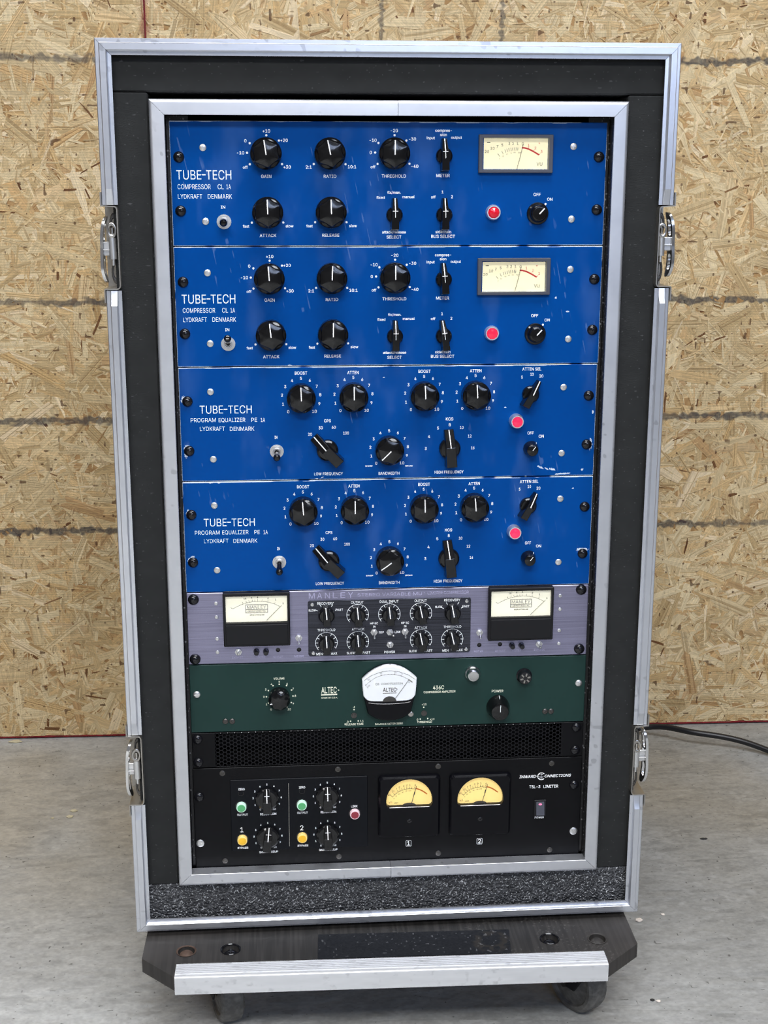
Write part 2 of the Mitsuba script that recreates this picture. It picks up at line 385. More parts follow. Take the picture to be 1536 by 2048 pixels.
def rod(p, q, r0, r1, sections=16, round_end=False):
    p, q = np.array(p, float), np.array(q, float)
    L = np.linalg.norm(q - p)
    prof = [(0, 0), (r0, 0), (r1, L)]
    if round_end:
        prof += [(r1 * math.cos(a), L + r1 * math.sin(a)) for a in np.radians([25, 50, 75])]
        prof += [(0, L + r1)]
    else:
        prof += [(0, L)]
    m = lathe(prof, sections)
    m.apply_transform(trimesh.geometry.align_vectors([0, 0, 1], (q - p) / L))
    m.apply_translation(p)
    return m

def man(mesh):
    mesh = trimesh.Trimesh(mesh.vertices, mesh.faces, process=True)
    return manifold3d.Manifold(manifold3d.Mesh(np.asarray(mesh.vertices, np.float32), np.asarray(mesh.faces, np.uint32)))

def unman(m):
    q = m.to_mesh()
    return trimesh.Trimesh(q.vert_properties[:, :3], q.tri_verts, process=True)

def diff(a, *bs):
    m = man(a)
    for b in bs:
        m = m - man(b)
    m = unman(m)
    if not len(m.faces):
        raise ValueError('empty difference')
    return m

def line2(p, q, w, z0=0.0, h=0.25):
    p, q = np.array(p, float), np.array(q, float)
    d = (q - p) / np.linalg.norm(q - p)
    s = np.array([-d[1], d[0]]) * w / 2
    return slab(Polygon([p - s, q - s, q + s, p + s]), z0, z0 + h)

def arc2(cx, cy, r, a0, a1, w, z0=0.0, h=0.25, n=24):
    t = np.radians(np.linspace(a0, a1, n))
    o = [(cx + (r + w / 2) * math.cos(a), cy + (r + w / 2) * math.sin(a)) for a in t]
    i = [(cx + (r - w / 2) * math.cos(a), cy + (r - w / 2) * math.sin(a)) for a in t[::-1]]
    return slab(Polygon(o + i), z0, z0 + h)

def dot2(x, y, r, z0=0.0, h=0.2, n=14):
    m = trimesh.creation.cylinder(radius=r, height=h, sections=n)
    m.apply_translation([x, y, z0 + h / 2])
    return m

_txt = {}

def text(s, x, y, h, w=None, bold=False, align='c', z0=0.0, slant=0.0, rot=0.0, depth=0.2):
    """lettering centred on (x, y) with capitals h mm tall; w squeezes it to that width"""
    if (s, bold) not in _txt:
        m = meshkit.text_mesh(s, 10.0, 1.0, bold)
        _txt[(s, bold)] = m
    m = _txt[(s, bold)].copy()
    b = m.bounds
    k = h / 10.0
    kx = k if w is None else w / (b[1][0] - b[0][0])
    v = np.array(m.vertices)
    v[:, 0] -= {'c': (b[0][0] + b[1][0]) / 2, 'l': b[0][0], 'r': b[1][0]}[align]
    v[:, 1] -= 5.0
    v[:, 0] = v[:, 0] * kx + v[:, 1] * k * slant
    v[:, 1] *= k
    v[:, 2] = v[:, 2] * depth + z0
    if rot:
        c, sn = math.cos(math.radians(rot)), math.sin(math.radians(rot))
        v[:, :2] = v[:, :2] @ np.array([[c, sn], [-sn, c]])
    v[:, 0] += x
    v[:, 1] += y
    return trimesh.Trimesh(v, m.faces, process=False)

# ------------------------------------------------------------------ shared hardware
def dome(r, h, n=6, cup=1.0):
    pr = [(0, 0), (r, 0), (r, 0.5)]
    for a in np.linspace(0, 90, n + 2)[1:-1]:
        pr.append((r * math.cos(math.radians(a)), 0.5 + (h - 0.5) * math.sin(math.radians(a))))
    return lathe(pr + [(0, h)], 32)

def cross_screw(r, h, slot=False, arm=0.62, w=0.9):
    head = dome(r, h)
    a = trimesh.creation.box((2 * r * arm if not slot else 2.4 * r, w, 2.0))
    a.apply_translation((0, 0, h + 0.35))
    cuts = [a]
    if not slot:
        b = a.copy()
        b.apply_transform(trimesh.transformations.rotation_matrix(math.pi / 2, (0, 0, 1)))
        cuts.append(b)
    return diff(head, *cuts)

RACKSCREW = diff(dome(6.0, 4.4), rod((0, 0, 3.7), (0, 0, 6), 1.3, 1.3, 6))
BIGSCREW = diff(dome(6.5, 5.2), rod((0, 0, 4.5), (0, 0, 7), 1.3, 1.3, 6))
RIVET = cross_screw(3.9, 1.5)
SMALLSCREW = cross_screw(2.2, 1.0, w=0.6)
SLOTSCREW = cross_screw(4.4, 2.2, slot=True, w=1.1)
TINYSLOT = cross_screw(3.6, 1.8, slot=True, w=0.9)

def fluted_knob(R=17.0, H=17.0, lobes=6):
    t = np.linspace(0, 2 * math.pi, 97)[:-1]
    ph = ((t - math.pi / 2 + math.pi / lobes) % (2 * math.pi / lobes)) - math.pi / lobes
    fl = np.abs(np.sin(lobes * (t - math.pi / 2) / 2))              # 0 at the points, 1 between them
    def ring(r, z, d):
        rr = r * (1 - d * fl)
        return np.column_stack([rr * np.cos(t), rr * np.sin(t), np.full(len(t), z)])
    rings = [ring(R, 0, 0), ring(R, 2.0, 0), ring(R * 0.995, H * 0.5, 0.0), ring(R * 0.985, H - 4.2, 0.0), ring(R * 0.955, H - 3.0, 0.03), ring(R * 0.915, H - 2.0, 0.075), ring(R * 0.88, H - 1.0, 0.12), ring(R * 0.862, H - 0.12, 0.148), ring(R * 0.850, H + 0.05, 0.15), ring(R * 0.68, H + 0.60, 0.13), ring(R * 0.5, H + 1.0, 0.05), ring(R * 0.3, H + 1.35, 0), ring(R * 0.12, H + 1.5, 0)]
    zz = [(-1.4, H + 1.45), (R * 0.12, H + 1.45), (R * 0.3, H + 1.3), (R * 0.5, H + 0.95), (R * 0.66, H + 0.52), (R * 0.80, H + 0.12)]
    line = cat(*[hull_spheres([(sx * 0.42, y, z) for sx in (-1, 1) for y, z in pq], 0.24) for pq in zip(zz[:-1], zz[1:])])
    return loft(rings), line

KNOB, KNOBLINE = fluted_knob(17.2, 17.0)
PEKNOB, PEKNOBLINE = fluted_knob(16.6, 17.0)
PTLINE_W = 1.0

def bar_knob(skirt=9.2, sh=5.5, wt=2.2, wb=3.3, L1=18.5, L2=17.0, zt=9.0, H=16.0, yb=4.5, cross=False, line=True):
    """round skirt with a bar across it: sloping pointer to the tip, flat grip to the tail"""
    sk = lathe([(skirt, 0), (skirt, sh * 0.45), (skirt * 0.95, sh * 0.75), (skirt * 0.8, sh), (0, sh + 0.4)], 40)
    r = 0.7
    pts = []
    for s in (-1, 1):
        pts += [(s * (wt), L1 - r, r), (s * (wt - 0.4), L1 - r, zt), (s * (wb - 0.3), yb, H - r), (s * (wb + 0.5), yb, r), (s * (wb + 0.1), -L2 + r + 1.5, H - 1.2), (s * (wb + 0.9), -L2 + r, r)]
    body = hull_spheres(pts, r)
    p0, p1 = np.array((0, L1 - 0.4, zt + r * 0.9)), np.array((0, yb, H + 0.05))
    ln = hull_spheres([(s * PTLINE_W * 0.35, *p[1:]) for s in (-1, 1) for p in (p0, p1)], 0.28)
    parts = [ln]
    if cross:  # white bars model the specular glint at the break of the bar
        parts.append(hull_spheres([(-2.6, yb - 0.2, H + 0.05), (2.6, yb - 0.2, H + 0.05)], 0.42))
        parts.append(hull_spheres([(0, yb, H), (0, yb - 7, H - 0.2)], 0.4))
    return cat(sk, body), cat(*parts)

SEL, SELLINE_GLINT = bar_knob(cross=True)
BIGBAR, BIGBARLINE = bar_knob(12.5, 6.5, 5.0, 5.2, 22.5, 21.5, 3.4, 17.0, 3.0)
ATTSEL, ATTSELLINE = bar_knob(10.0, 6.0, 1.7, 3.6, 18.5, 16.5, 8.0, 16.0, 1.0)
MANKNOB, MANKNOBLINE = bar_knob(9.8, 7.0, 2.6, 3.6, 12.6, 11.0, 11.0, 17.0, -0.5)
TSLKNOB, TSLKNOBLINE = bar_knob(14.4, 6.0, 3.4, 4.6, 14.2, 15.5, 4.2, 16.0, 1.0)
TSLKNOBLINE = cat(TSLKNOBLINE, hull_spheres([(-3.0, 7.6, 10.9), (3.0, 7.6, 10.9)], 0.35))

def cone_knob(r0, r1, H, line0=0.5):
    body = lathe([(r0, 0), (r0, 2.2), (r0 * 0.95, 3.2), (r0 * 0.80, 4.2), (r1 * 1.06, 6.5), (r1, H - 1.0), (r1 * 0.9, H - 0.2), (r1 * 0.8, H), (0, H + 0.2)], 48)
    line = cbox(-0.7, 0.7, line0, r1 * 0.95, H - 0.4, H + 0.45, 0.1)
    return body, line

PWRKNOB, PWRLINE = cone_knob(12.2, 8.2, 14.0, -0.5)

def tear_knob(r, H, tip):
    t = np.linspace(0, 2 * math.pi, 65)[:-1]
    def ring(k, z, ext):
        rr = r * k * (1 + ext * np.clip(np.sin(t), 0, 1) ** 6)
        return np.column_stack([rr * np.cos(t), rr * np.sin(t), np.full(len(t), z)])
    body = loft([ring(1, 0, tip), ring(1.0, 2.5, tip), ring(0.95, 5, tip * 0.8), ring(0.84, H * 0.75, tip * 0.5), ring(0.72, H - 0.6, 0.1), ring(0.6, H, 0), ring(0.2, H + 0.3, 0)])
    line = cat(hull_spheres([(0, r * 0.05, H + 0.2), (0, r * 0.62, H - 0.1)], 0.45), hull_spheres([(0, r * 0.72, H - 1.2), (0, r * (1 + tip), 3.2)], 0.35))
    return body, line

PEPWR, PEPWRLINE = tear_knob(8.8, 14.0, 0.10)
ALTPWR, ALTPWRLINE = tear_knob(14.2, 19.0, 0.10)
ALTVOL, _ = fluted_knob(13.0, 15.0, 8)
ALTVOLLINE = cbox(-0.6, 0.6, 2.0, 11.4, 14.9, 15.5, 0.1)

NUT = cat(slab(Polygon([(7.2 * math.cos(a), 7.2 * math.sin(a)) for a in np.radians(np.arange(0, 360, 60))], [[(4.2 * math.cos(a), 4.2 * math.sin(a)) for a in np.radians(np.arange(0, 360, 15))]]), 0, 2.6),
          lathe([(8.0, 0), (8.0, 0.7), (5.0, 0.7)], 32), lathe([(4.6, 0), (4.6, 4.6), (4.2, 5.0), (3.2, 5.0), (2.6, 3.5), (0, 3.5)], 24))
SMALLNUT = cat(slab(Polygon([(4.3 * math.cos(a), 4.3 * math.sin(a)) for a in np.radians(np.arange(0, 360, 60))], [[(2.5 * math.cos(a), 2.5 * math.sin(a)) for a in np.radians(np.arange(0, 360, 20))]]), 0, 1.8),
               lathe([(2.8, 0), (2.8, 4.0), (2.4, 4.3), (1.8, 4.3), (1.4, 3.2), (0, 3.2)], 20))
LEVER = lathe([(0, 0), (2.3, 0), (2.5, 5), (3.3, 11), (4.0, 14), (4.1, 15.4), (3.6, 17.0), (2.4, 18.2), (0, 18.7)], 24)
BATLEVER = lathe([(0, 0), (0.9, 0), (1.0, 4), (1.35, 8.2), (1.25, 9.3), (0.7, 9.9), (0, 10)], 16)

def knob(u, kind, line, x, y, rot=0.0, name='knob', ink=WHITE):
    n = put(f'{u}__{name}', kind, BLACK, (x, y, 0), rot, smooth=16)
    put(f'{n}__pointer_line', line, ink, (x, y, 0), rot, smooth=False)

def toggle(u, x, y, tilt, small=False, black=True, hexrot=0.0):
    n = put(f'{u}__toggle_switch', SMALLNUT if small else NUT, STEEL, (x, y, 0), hexrot)
    put(f'{n}__lever', BATLEVER if small else LEVER, BLACK if black else CHROME, (x, y, 2.5 if not small else 2.0), 0, -tilt)

def jewel_lamp(u, x, y, ring_h, r_ring, r_jewel, emit, jz):
    n = put(f'{u}__indicator_lamp', lathe([(r_ring, 0), (r_ring, ring_h * 0.35), (r_ring * 0.94, ring_h * 0.8), (r_ring * 0.86, ring_h), (r_jewel + 0.2, ring_h), (r_jewel + 0.1, ring_h - 2), (0, ring_h - 2)], 40), SATIN, (x, y, 0), label='red indicator lamp in a chrome ring')
    j = lathe([(r_jewel, 0), (r_jewel, 1.2), (r_jewel * 0.80, 2.6), (r_jewel * 0.42, 3.4), (0, 3.7)], 10)
    put(f'{n}__jewel', j, RED, (x, y, jz), smooth=False, emit=emit, label='red faceted jewel lens')

def panel(u, x0, x1, y0, y1, m, c=0.7, holes=(), depth=3.0):
    a = rrect((x0 + x1) / 2, (y0 + y1) / 2, x1 - x0, y1 - y0, 0.8, 2)
    b = rrect((x0 + x1) / 2, (y0 + y1) / 2, x1 - x0 - 2 * c, y1 - y0 - 2 * c, 0.5, 2)
    ms = [loft([at_z(a, -depth), at_z(a, -c), at_z(b, 0)], True, False)]
    ms.append(tri_poly(Polygon(b, [h for h in holes]), 0))
    for h in holes:
        q = loft([at_z(h, -depth), at_z(h, 0)], False, False)
        q.invert()
        ms.append(q)
    return put(f'{u}__front_panel', cat(*ms), m, smooth=False)

def circ(x, y, r, n=20):
    return np.array([(x + r * math.cos(a), y + r * math.sin(a)) for a in np.linspace(0, 2 * math.pi, n + 1)[:-1]])

def chassis(u, y0, y1, depth):
    put(f'{u}__chassis', cat(cbox(-216, 216, y0 + 2, y1 - 2, -depth, -3.2, 1.5), cbox(-219, 219, y0 + 1.4, y0 + 4, -depth - 2, -6, 0.5), cbox(-219, 219, y1 - 4, y1 - 1.4, -depth - 2, -6, 0.5)), DARKMETAL, smooth=False, label='dark sheet metal housing behind the front panel')

def screws(u, pts, kind, m, name):
    for k, (x, y) in enumerate(pts):
        put(f'{u}__{name}', kind, m, (x, y, 0), (k * 37 + 13) % 90)

PX = 241.0
ROWS = [1104.7, 970.5, 836.6, 704.4, 570.7, 481.0, 394.0, 348.0, 214.2]
G = 0.5

# ------------------------------------------------------------------ the room
WROT = -1.243
WT = T().translate([0, 0.9143, 0]) @ T().rotate([0, 0, 1], WROT)


def tag(key, label, category=None, group=None, kind=None):
    d = {}
    if label: d['label'] = label
    if category: d['category'] = category
    if group: d['group'] = group
    if kind: d['kind'] = kind
    labels[key] = d

def wbox(x0, x1, y0, y1, z0, z1, c=0.002):
    return cbox(x0, x1, y0, y1, z0, z1, c)

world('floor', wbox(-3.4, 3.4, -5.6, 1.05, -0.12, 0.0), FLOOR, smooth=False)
tag('floor', 'grey trowelled concrete floor', kind='structure')
world('ceiling', wbox(-3.4, 3.4, -5.6, 1.05, 3.2, 3.3), CEILPAINT, smooth=False)
tag('ceiling', 'pale ceiling', kind='structure')
for nm, b in (('wall_left', (-3.5, -3.4, -5.6, 1.05)), ('wall_right', (3.4, 3.5, -5.6, 1.05)), ('wall_front', (-3.4, 3.4, -5.7, -5.6))):
    world(nm, wbox(*b, 0, 3.2), WALLPAINT, smooth=False)
    tag(nm, 'plain light painted wall', kind='structure')
world('wall_back', wbox(-3.4, 3.4, 0.021, 0.10, 0, 3.2), SHEET, smooth=False, to=WT)
tag('wall_back', 'wall clad in oriented strand board with ink lines', kind='structure')

for k, (x, y, z, sx, sy, rad) in enumerate(LAMPS):
    key = 'ceiling_light' if k == 0 else f'ceiling_light_{k:03d}'
    world(f'{key}__housing', cat(wbox(x - sx / 2 - .02, x + sx / 2 + .02, y - sy / 2 - .02, y + sy / 2 + .02, z + .004, z + .06), wbox(x - .03, x + .03, y - .03, y + .03, z + .06, 3.2)), LAMPBODY, smooth=False)
    v = np.array([(x - sx / 2, y - sy / 2, z), (x + sx / 2, y - sy / 2, z), (x + sx / 2, y + sy / 2, z), (x - sx / 2, y + sy / 2, z)])
    n = world(f'{key}__diffuser', trimesh.Trimesh(v, [[0, 2, 1], [0, 3, 2]], process=False), LAMPBODY, smooth=False)
    scene[n]['emitter'] = {'type': 'area', 'radiance': rgb(rad)}
    tag(key, ['ceiling light panel hanging above the road case', 'ceiling light panel above the open floor in front of the road case'][k], 'ceiling light')
for k, (x0, x1) in enumerate(WINDOWS):
    key = f'window_{k + 1}'
    z0, z1 = WINZ
    fr = [wbox(x0 - .05, x0, -5.6, -5.55, z0 - .05, z1 + .05), wbox(x1, x1 + .05, -5.6, -5.55, z0 - .05, z1 + .05), wbox(x0, x1, -5.6, -5.55, z0 - .05, z0), wbox(x0, x1, -5.6, -5.55, z1, z1 + .05), wbox((x0 + x1) / 2 - .02, (x0 + x1) / 2 + .02, -5.6, -5.56, z0, z1)]
    world(f'{key}__frame', cat(*fr), LAMPBODY, smooth=False)
    v = np.array([(x0, -5.585, z0), (x1, -5.585, z0), (x1, -5.585, z1), (x0, -5.585, z1)])
    n = world(f'{key}__pane', trimesh.Trimesh(v, [[0, 2, 1], [0, 3, 2]], process=False), LAMPBODY, smooth=False)
    scene[n]['emitter'] = {'type': 'area', 'radiance': rgb(WINRAD)}
    tag(key, 'frosted daylight window high in the wall opposite the strand board', kind='structure')

# strand board sheets and their strands
SHEETS = [(-1.570, -0.3490), (-0.3460, 0.8740), (0.8770, 2.098)]
for k, (a, b) in enumerate(SHEETS):
    key = 'wall_back__sheet' + ('' if k == 0 else f'_{k:03d}')
    world(key, wbox(a, b, 0.0006, 0.0205, 0.006, 2.44, .0006), SHEET, smooth=False, to=WT)
world('wall_back__painted_edge', cat(wbox(-0.3490, -0.3460, 0.0016, 0.0205, 0.006, 2.44, .0002), wbox(-1.57, 2.098, -0.0004, 0.0205, 0.0025, 0.006, .0002)), SEAMRED, smooth=False, to=WT)
tag('wall_back__painted_edge', 'dark red painted edge of the boards')

def strands(n, lo, hi, wlo, whi, d0, d1, s0, s1, z0, z1, first):
    """n thin strands in the wall's own frame: returns vertices (n,12,3), uv (n,12,2)"""
    L = np.exp(rng.uniform(np.log(lo), np.log(hi), n))
    W = np.minimum(np.exp(rng.uniform(np.log(wlo), np.log(whi), n)), L * 0.6)
    th = np.where(rng.random(n) < 0.42, rng.normal(0, 0.35, n), rng.uniform(0, math.pi, n)) + np.where(rng.random(n) < 0.35, math.pi / 2, 0)
    cx, cz = rng.uniform(s0, s1, n), rng.uniform(z0, z1, n)
    d = rng.uniform(d0, d1, n)
    a = np.array([-.5, -.5, -.1, .5, .5, .1])
    b = np.array([.5, -.5, -.5, -.5, .5, .5])
    al = (a[None] + rng.normal(0, .045, (n, 6))) * L[:, None]
    al[:, [0, 1, 3, 4]] += (rng.normal(0, .22, (n, 4)) * W[:, None])
    ac = (b[None] * (1 + rng.normal(0, .10, (n, 6)))) * W[:, None]
    taper = 1 - np.where(rng.random(n) < .35, rng.uniform(.3, .9, n), rng.uniform(0, .25, n))
    side = rng.random(n) < .5
    ac[:, [0, 1]] *= np.where(side, taper, 1)[:, None]
    ac[:, [3, 4]] *= np.where(~side, taper, 1)[:, None]
    bend = rng.normal(0, .06, n)[:, None] * (al / L[:, None]) ** 2 * L[:, None]
    ac = ac + bend
    c, s = np.cos(th)[:, None], np.sin(th)[:, None]
    X, Z = cx[:, None] + al * c - ac * s, cz[:, None] + al * s + ac * c
    tl, tw = rng.normal(0, .008, n)[:, None], rng.normal(0, .030, n)[:, None]
    D = d[:, None] + al * tl + ac * tw
    D = np.clip(D, -0.0004, 0.0026) * 0.62
    top = np.stack([X, -D, Z], -1)
    bot = np.stack([X, -D + 0.0012, Z], -1)
    ids = first + np.arange(n)
    uv = np.stack([ac * 1000, ids[:, None] + np.clip(al * 1000 + 200, 1, 399) / 400], -1)
    return np.concatenate([top, bot], 1), np.concatenate([uv, uv], 1), cx, cz, L * W

F12 = [[0, 1, 2], [0, 2, 5], [5, 2, 3], [5, 3, 4]] + [q for i in range(6) for j in [(i + 1) % 6] for q in ([i, i + 6, j + 6], [i, j + 6, j])]
F12 = np.array(F12)

def clip_to_sheet(V, cx):
    """keeps every strand inside the sheet it belongs to"""
    for a, b in SHEETS:
        m = (cx >= a - 0.0015) & (cx < b + 0.0015)
        V[m, :, 0] = np.clip(V[m, :, 0], a, b)
    V[:, :, 2] = np.clip(V[:, :, 2], 0.006, 2.44)
    return V

first = 0
VS, US, CX = [], [], []
for spec in ((5200, .04, .13, .012, .036, -.0003, .0002, -1.57, 2.09, 0, 2.44),
             (9000, .030, .11, .006, .026, -.0002, .0012, -1.25, 1.45, 0, 1.75),
             (9000, .020, .085, .003, .016, .0001, .0018, -1.0, 1.2, 0, 1.55),
             (11000, .010, .045, .0014, .006, .0003, .0023, -.9, 1.1, 0, 1.50)):
    V, uvs, cx, cz, ar = strands(*spec, first)
    VS.append(clip_to_sheet(V, cx)); US.append(uvs); CX.append(cx)
    first += spec[0]
V, uvs, cx, cz, ar = strands(1500, .045, .12, .008, .022, .0008, .0022, -.72, .90, 0.0, 1.42, first)
first += 1500
V = clip_to_sheet(V, cx)
seen = (cx < -0.40) | (cx > 0.55) | (cz > 1.24)
order = np.argsort(-ar * seen)[:300]
rest = np.setdiff1d(np.arange(1500), order)
VS.append(V[rest]); US.append(uvs[rest]); CX.append(cx[rest])
VA, UA, CA = np.concatenate(VS), np.concatenate(US), np.concatenate(CX)
for k, (a, b) in enumerate(SHEETS):
    m = (CA >= a - 0.0015) & (CA < b + 0.0015)
    vv, uu = VA[m], UA[m]
    ff = (F12[None] + (np.arange(len(vv)) * 12)[:, None, None]).reshape(-1, 3)
    sk = 'wall_back__sheet' + ('' if k == 0 else f'_{k:03d}')
    scene[f'{sk}__small_strands'] = mikit.ply((vv.reshape(-1, 3), ff), OSB, uv=uu.reshape(-1, 2), to_world=WT)
    tag(f'{sk}__small_strands', 'pressed wood strands of the board', kind='stuff')
count = {}
for i in order:
    k = next(j for j, (a, b) in enumerate(SHEETS) if a - .0015 <= cx[i] < b + .0015)
    sk = 'wall_back__sheet' + ('' if k == 0 else f'_{k:03d}')
    c = count.get(sk, 0); count[sk] = c + 1
    scene[f'{sk}__strand' + ('' if c == 0 else f'_{c:03d}')] = mikit.ply((V[i], F12), OSB, uv=uvs[i], to_world=WT)
# ------------------------------------------------------------------ flight case, rack frame, dolly (metres; x, depth y, height z)
def run(profile, p0, direction, inward, L, m0=0.0, m1=0.0, sections=None):
    """a mitred length of extrusion; profile (a inward, b towards the viewer) in mm; sections [(s, f)]: f scales b of the raised tongue near the ends"""
    prof = np.array(profile, float) / 1000
    out = np.array([0, -1.0, 0])
    direction, inward, p0 = np.array(direction, float), np.array(inward, float), np.array(p0, float)
    secs = sections or [(0, 1), (L, 1)]
    rings = []
    for s, f in secs:
        a, b = prof[:, 0], np.where(prof[:, 1] > 0.0006, 0.0006 + (prof[:, 1] - 0.0006) * f, prof[:, 1])
        q = np.full(len(prof), float(s))
        if s == secs[0][0]: q = s + a * m0
        if s == secs[-1][0]: q = s - a * m1
        rings.append(p0 + q[:, None] * direction + a[:, None] * inward + b[:, None] * out)
    n = len(prof)
    v = np.vstack(rings)
    f = []
    for k in range(len(rings) - 1):
        for i in range(n):
            j = (i + 1) % n
            f += [[k * n + i, k * n + j, (k + 1) * n + j], [k * n + i, (k + 1) * n + j, (k + 1) * n + i]]
    pv, pf = trimesh.creation.triangulate_polygon(Polygon(prof * 1000), engine='earcut')
    idx = [int(np.argmin(((prof * 1000 - q) ** 2).sum(1))) for q in pv]
    e = (len(rings) - 1) * n
    for t in pf:
        f += [[idx[t[0]], idx[t[1]], idx[t[2]]], [e + idx[t[2]], e + idx[t[1]], e + idx[t[0]]]]
    m = trimesh.Trimesh(v, f, process=False)
    m.merge_vertices()
    trimesh.repair.fix_normals(m)
    return m

CX0, CX1, CZ0, CZ1 = -0.3150, 0.3165, 0.1375, 1.1870      # outside of the case
CY = -0.0130
EDGE = [(0, -30), (0, -0.8), (0.8, 0), (4.3, 0), (4.8, 0.7), (5.1, 4.8), (5.8, 5.6), (12.0, 5.6), (12.7, 4.9), (13.4, 0.5), (17.2, 0.3), (17.2, -1.3), (1.6, -1.3), (1.6, -30)]
uC = 'flight_case'
tag(uC, 'black road case with aluminium edging, open at the front around the rack', 'flight case')
eT = run(EDGE, (CX0, CY, CZ1), (1, 0, 0), (0, 0, -1), CX1 - CX0, 1, 1)
eB = run(EDGE, (CX0, CY, CZ0), (1, 0, 0), (0, 0, 1), CX1 - CX0, 1, 1)
LATCHES = [(-1, 0.9236, 1.0154), (-1, 0.3085, 0.3994), (1, 0.9235, 1.0154), (1, 0.2995, 0.3933)]
world(f'{uC}__edging', eT, EDGEALU, smooth=20, label='aluminium edging with a raised tongue')
world(f'{uC}__edging', eB, EDGEALU, smooth=20, label='aluminium edging with a raised tongue')
gap = 0.0004
for sx, X in ((-1, CX0), (1, CX1)):
    la = [(a, b) for s, a, b in LATCHES if s == sx]
    for z0, z1, m0, m1 in ((la[0][1], CZ1, 0, 1), (la[1][1], la[0][0], 0, 0), (CZ0, la[1][0], 1, 0)):
        L = z1 - z0
        secs = [(gap if m0 else 0, 1)] if m0 else [(0, 0.12), (0.0085, 0.42), (0.0165, 0.97), (0.017, 1)]
        secs += [(L - gap, 1)] if m1 else [(L - 0.017, 1), (L - 0.0165, 0.97), (L - 0.0085, 0.42), (L, 0.12)]
        world(f'{uC}__edging', run(EDGE, (X, CY, z0), (0, 0, 1), (-sx, 0, 0), L, m0, m1, secs), EDGEALU, smooth=20, label='aluminium edging with a raised tongue')
DEPTH = 0.56
for sx, X in ((-1, CX0), (1, CX1)):
    x0, x1 = sorted((X - sx * 0.0018, X - sx * 0.0105))
    w = wbox(x0, x1, CY + 0.0014, DEPTH, CZ0 + 0.002, CZ1 - 0.002, .0004)
    cuts = [trimesh.creation.box((0.06, 0.12, b - a), trimesh.transformations.translation_matrix((X, 0.0, (a + b) / 2))) for s, a, b in LATCHES if s == sx]
    world(f'{uC}__side_panel', diff(w, *cuts), LAMINATE, smooth=False, label='black laminated plywood panel')
world(f'{uC}__top_panel', wbox(CX0 + .0108, CX1 - .0108, CY + .0014, DEPTH, CZ1 - .0105, CZ1 - .0018, .0004), LAMINATE, smooth=False)
world(f'{uC}__bottom_panel', wbox(CX0 + .0108, CX1 - .0108, CY + .0014, DEPTH, CZ0 + .0018, CZ0 + .0105, .0004), LAMINATE, smooth=False)
FX = 0.2612
FY = -0.0040
def foam(x0, x1, z0, z1, m, name, **lab):
    world(f'{uC}__{name}', wbox(x0, x1, FY, 0.50, z0, z1, .0015), m, smooth=False, **lab)
ix0, ix1 = CX0 + .0108, CX1 - .0108
foam(ix0, ix1, 1.1335, CZ1 - .0107, FOAM, 'foam_block')
foam(ix0, -FX - .0012, 0.1965, 1.1328, FOAM, 'foam_block')
foam(FX + .0012, ix1, 0.1965, 1.1328, FOAM, 'foam_block')
foam(ix0, ix1, CZ0 + .0107, 0.1962, CUTFOAM, 'cut_foam_block', label='coarse sparkling dark foam along the bottom')
scene_bottom = None

# recessed latches: sheet dish seen on its cut edge, folded wing, barrel, pivot
def sheet_path(pts, t, y0, y1):
    from shapely.geometry import LineString
    poly = LineString(pts).buffer(t / 2, cap_style=2, join_style=1)
    m = trimesh.creation.extrude_polygon(poly, y1 - y0, engine='earcut')
    v = np.array(m.vertices)
    m.vertices = np.column_stack([v[:, 0], y0 + v[:, 2], v[:, 1]])
    trimesh.repair.fix_normals(m)
    return m

def arcpts(cx, cz, r, a0, a1, n=6):
    return [(cx + r * math.cos(math.radians(a)), cz + r * math.sin(math.radians(a))) for a in np.linspace(a0, a1, n)]

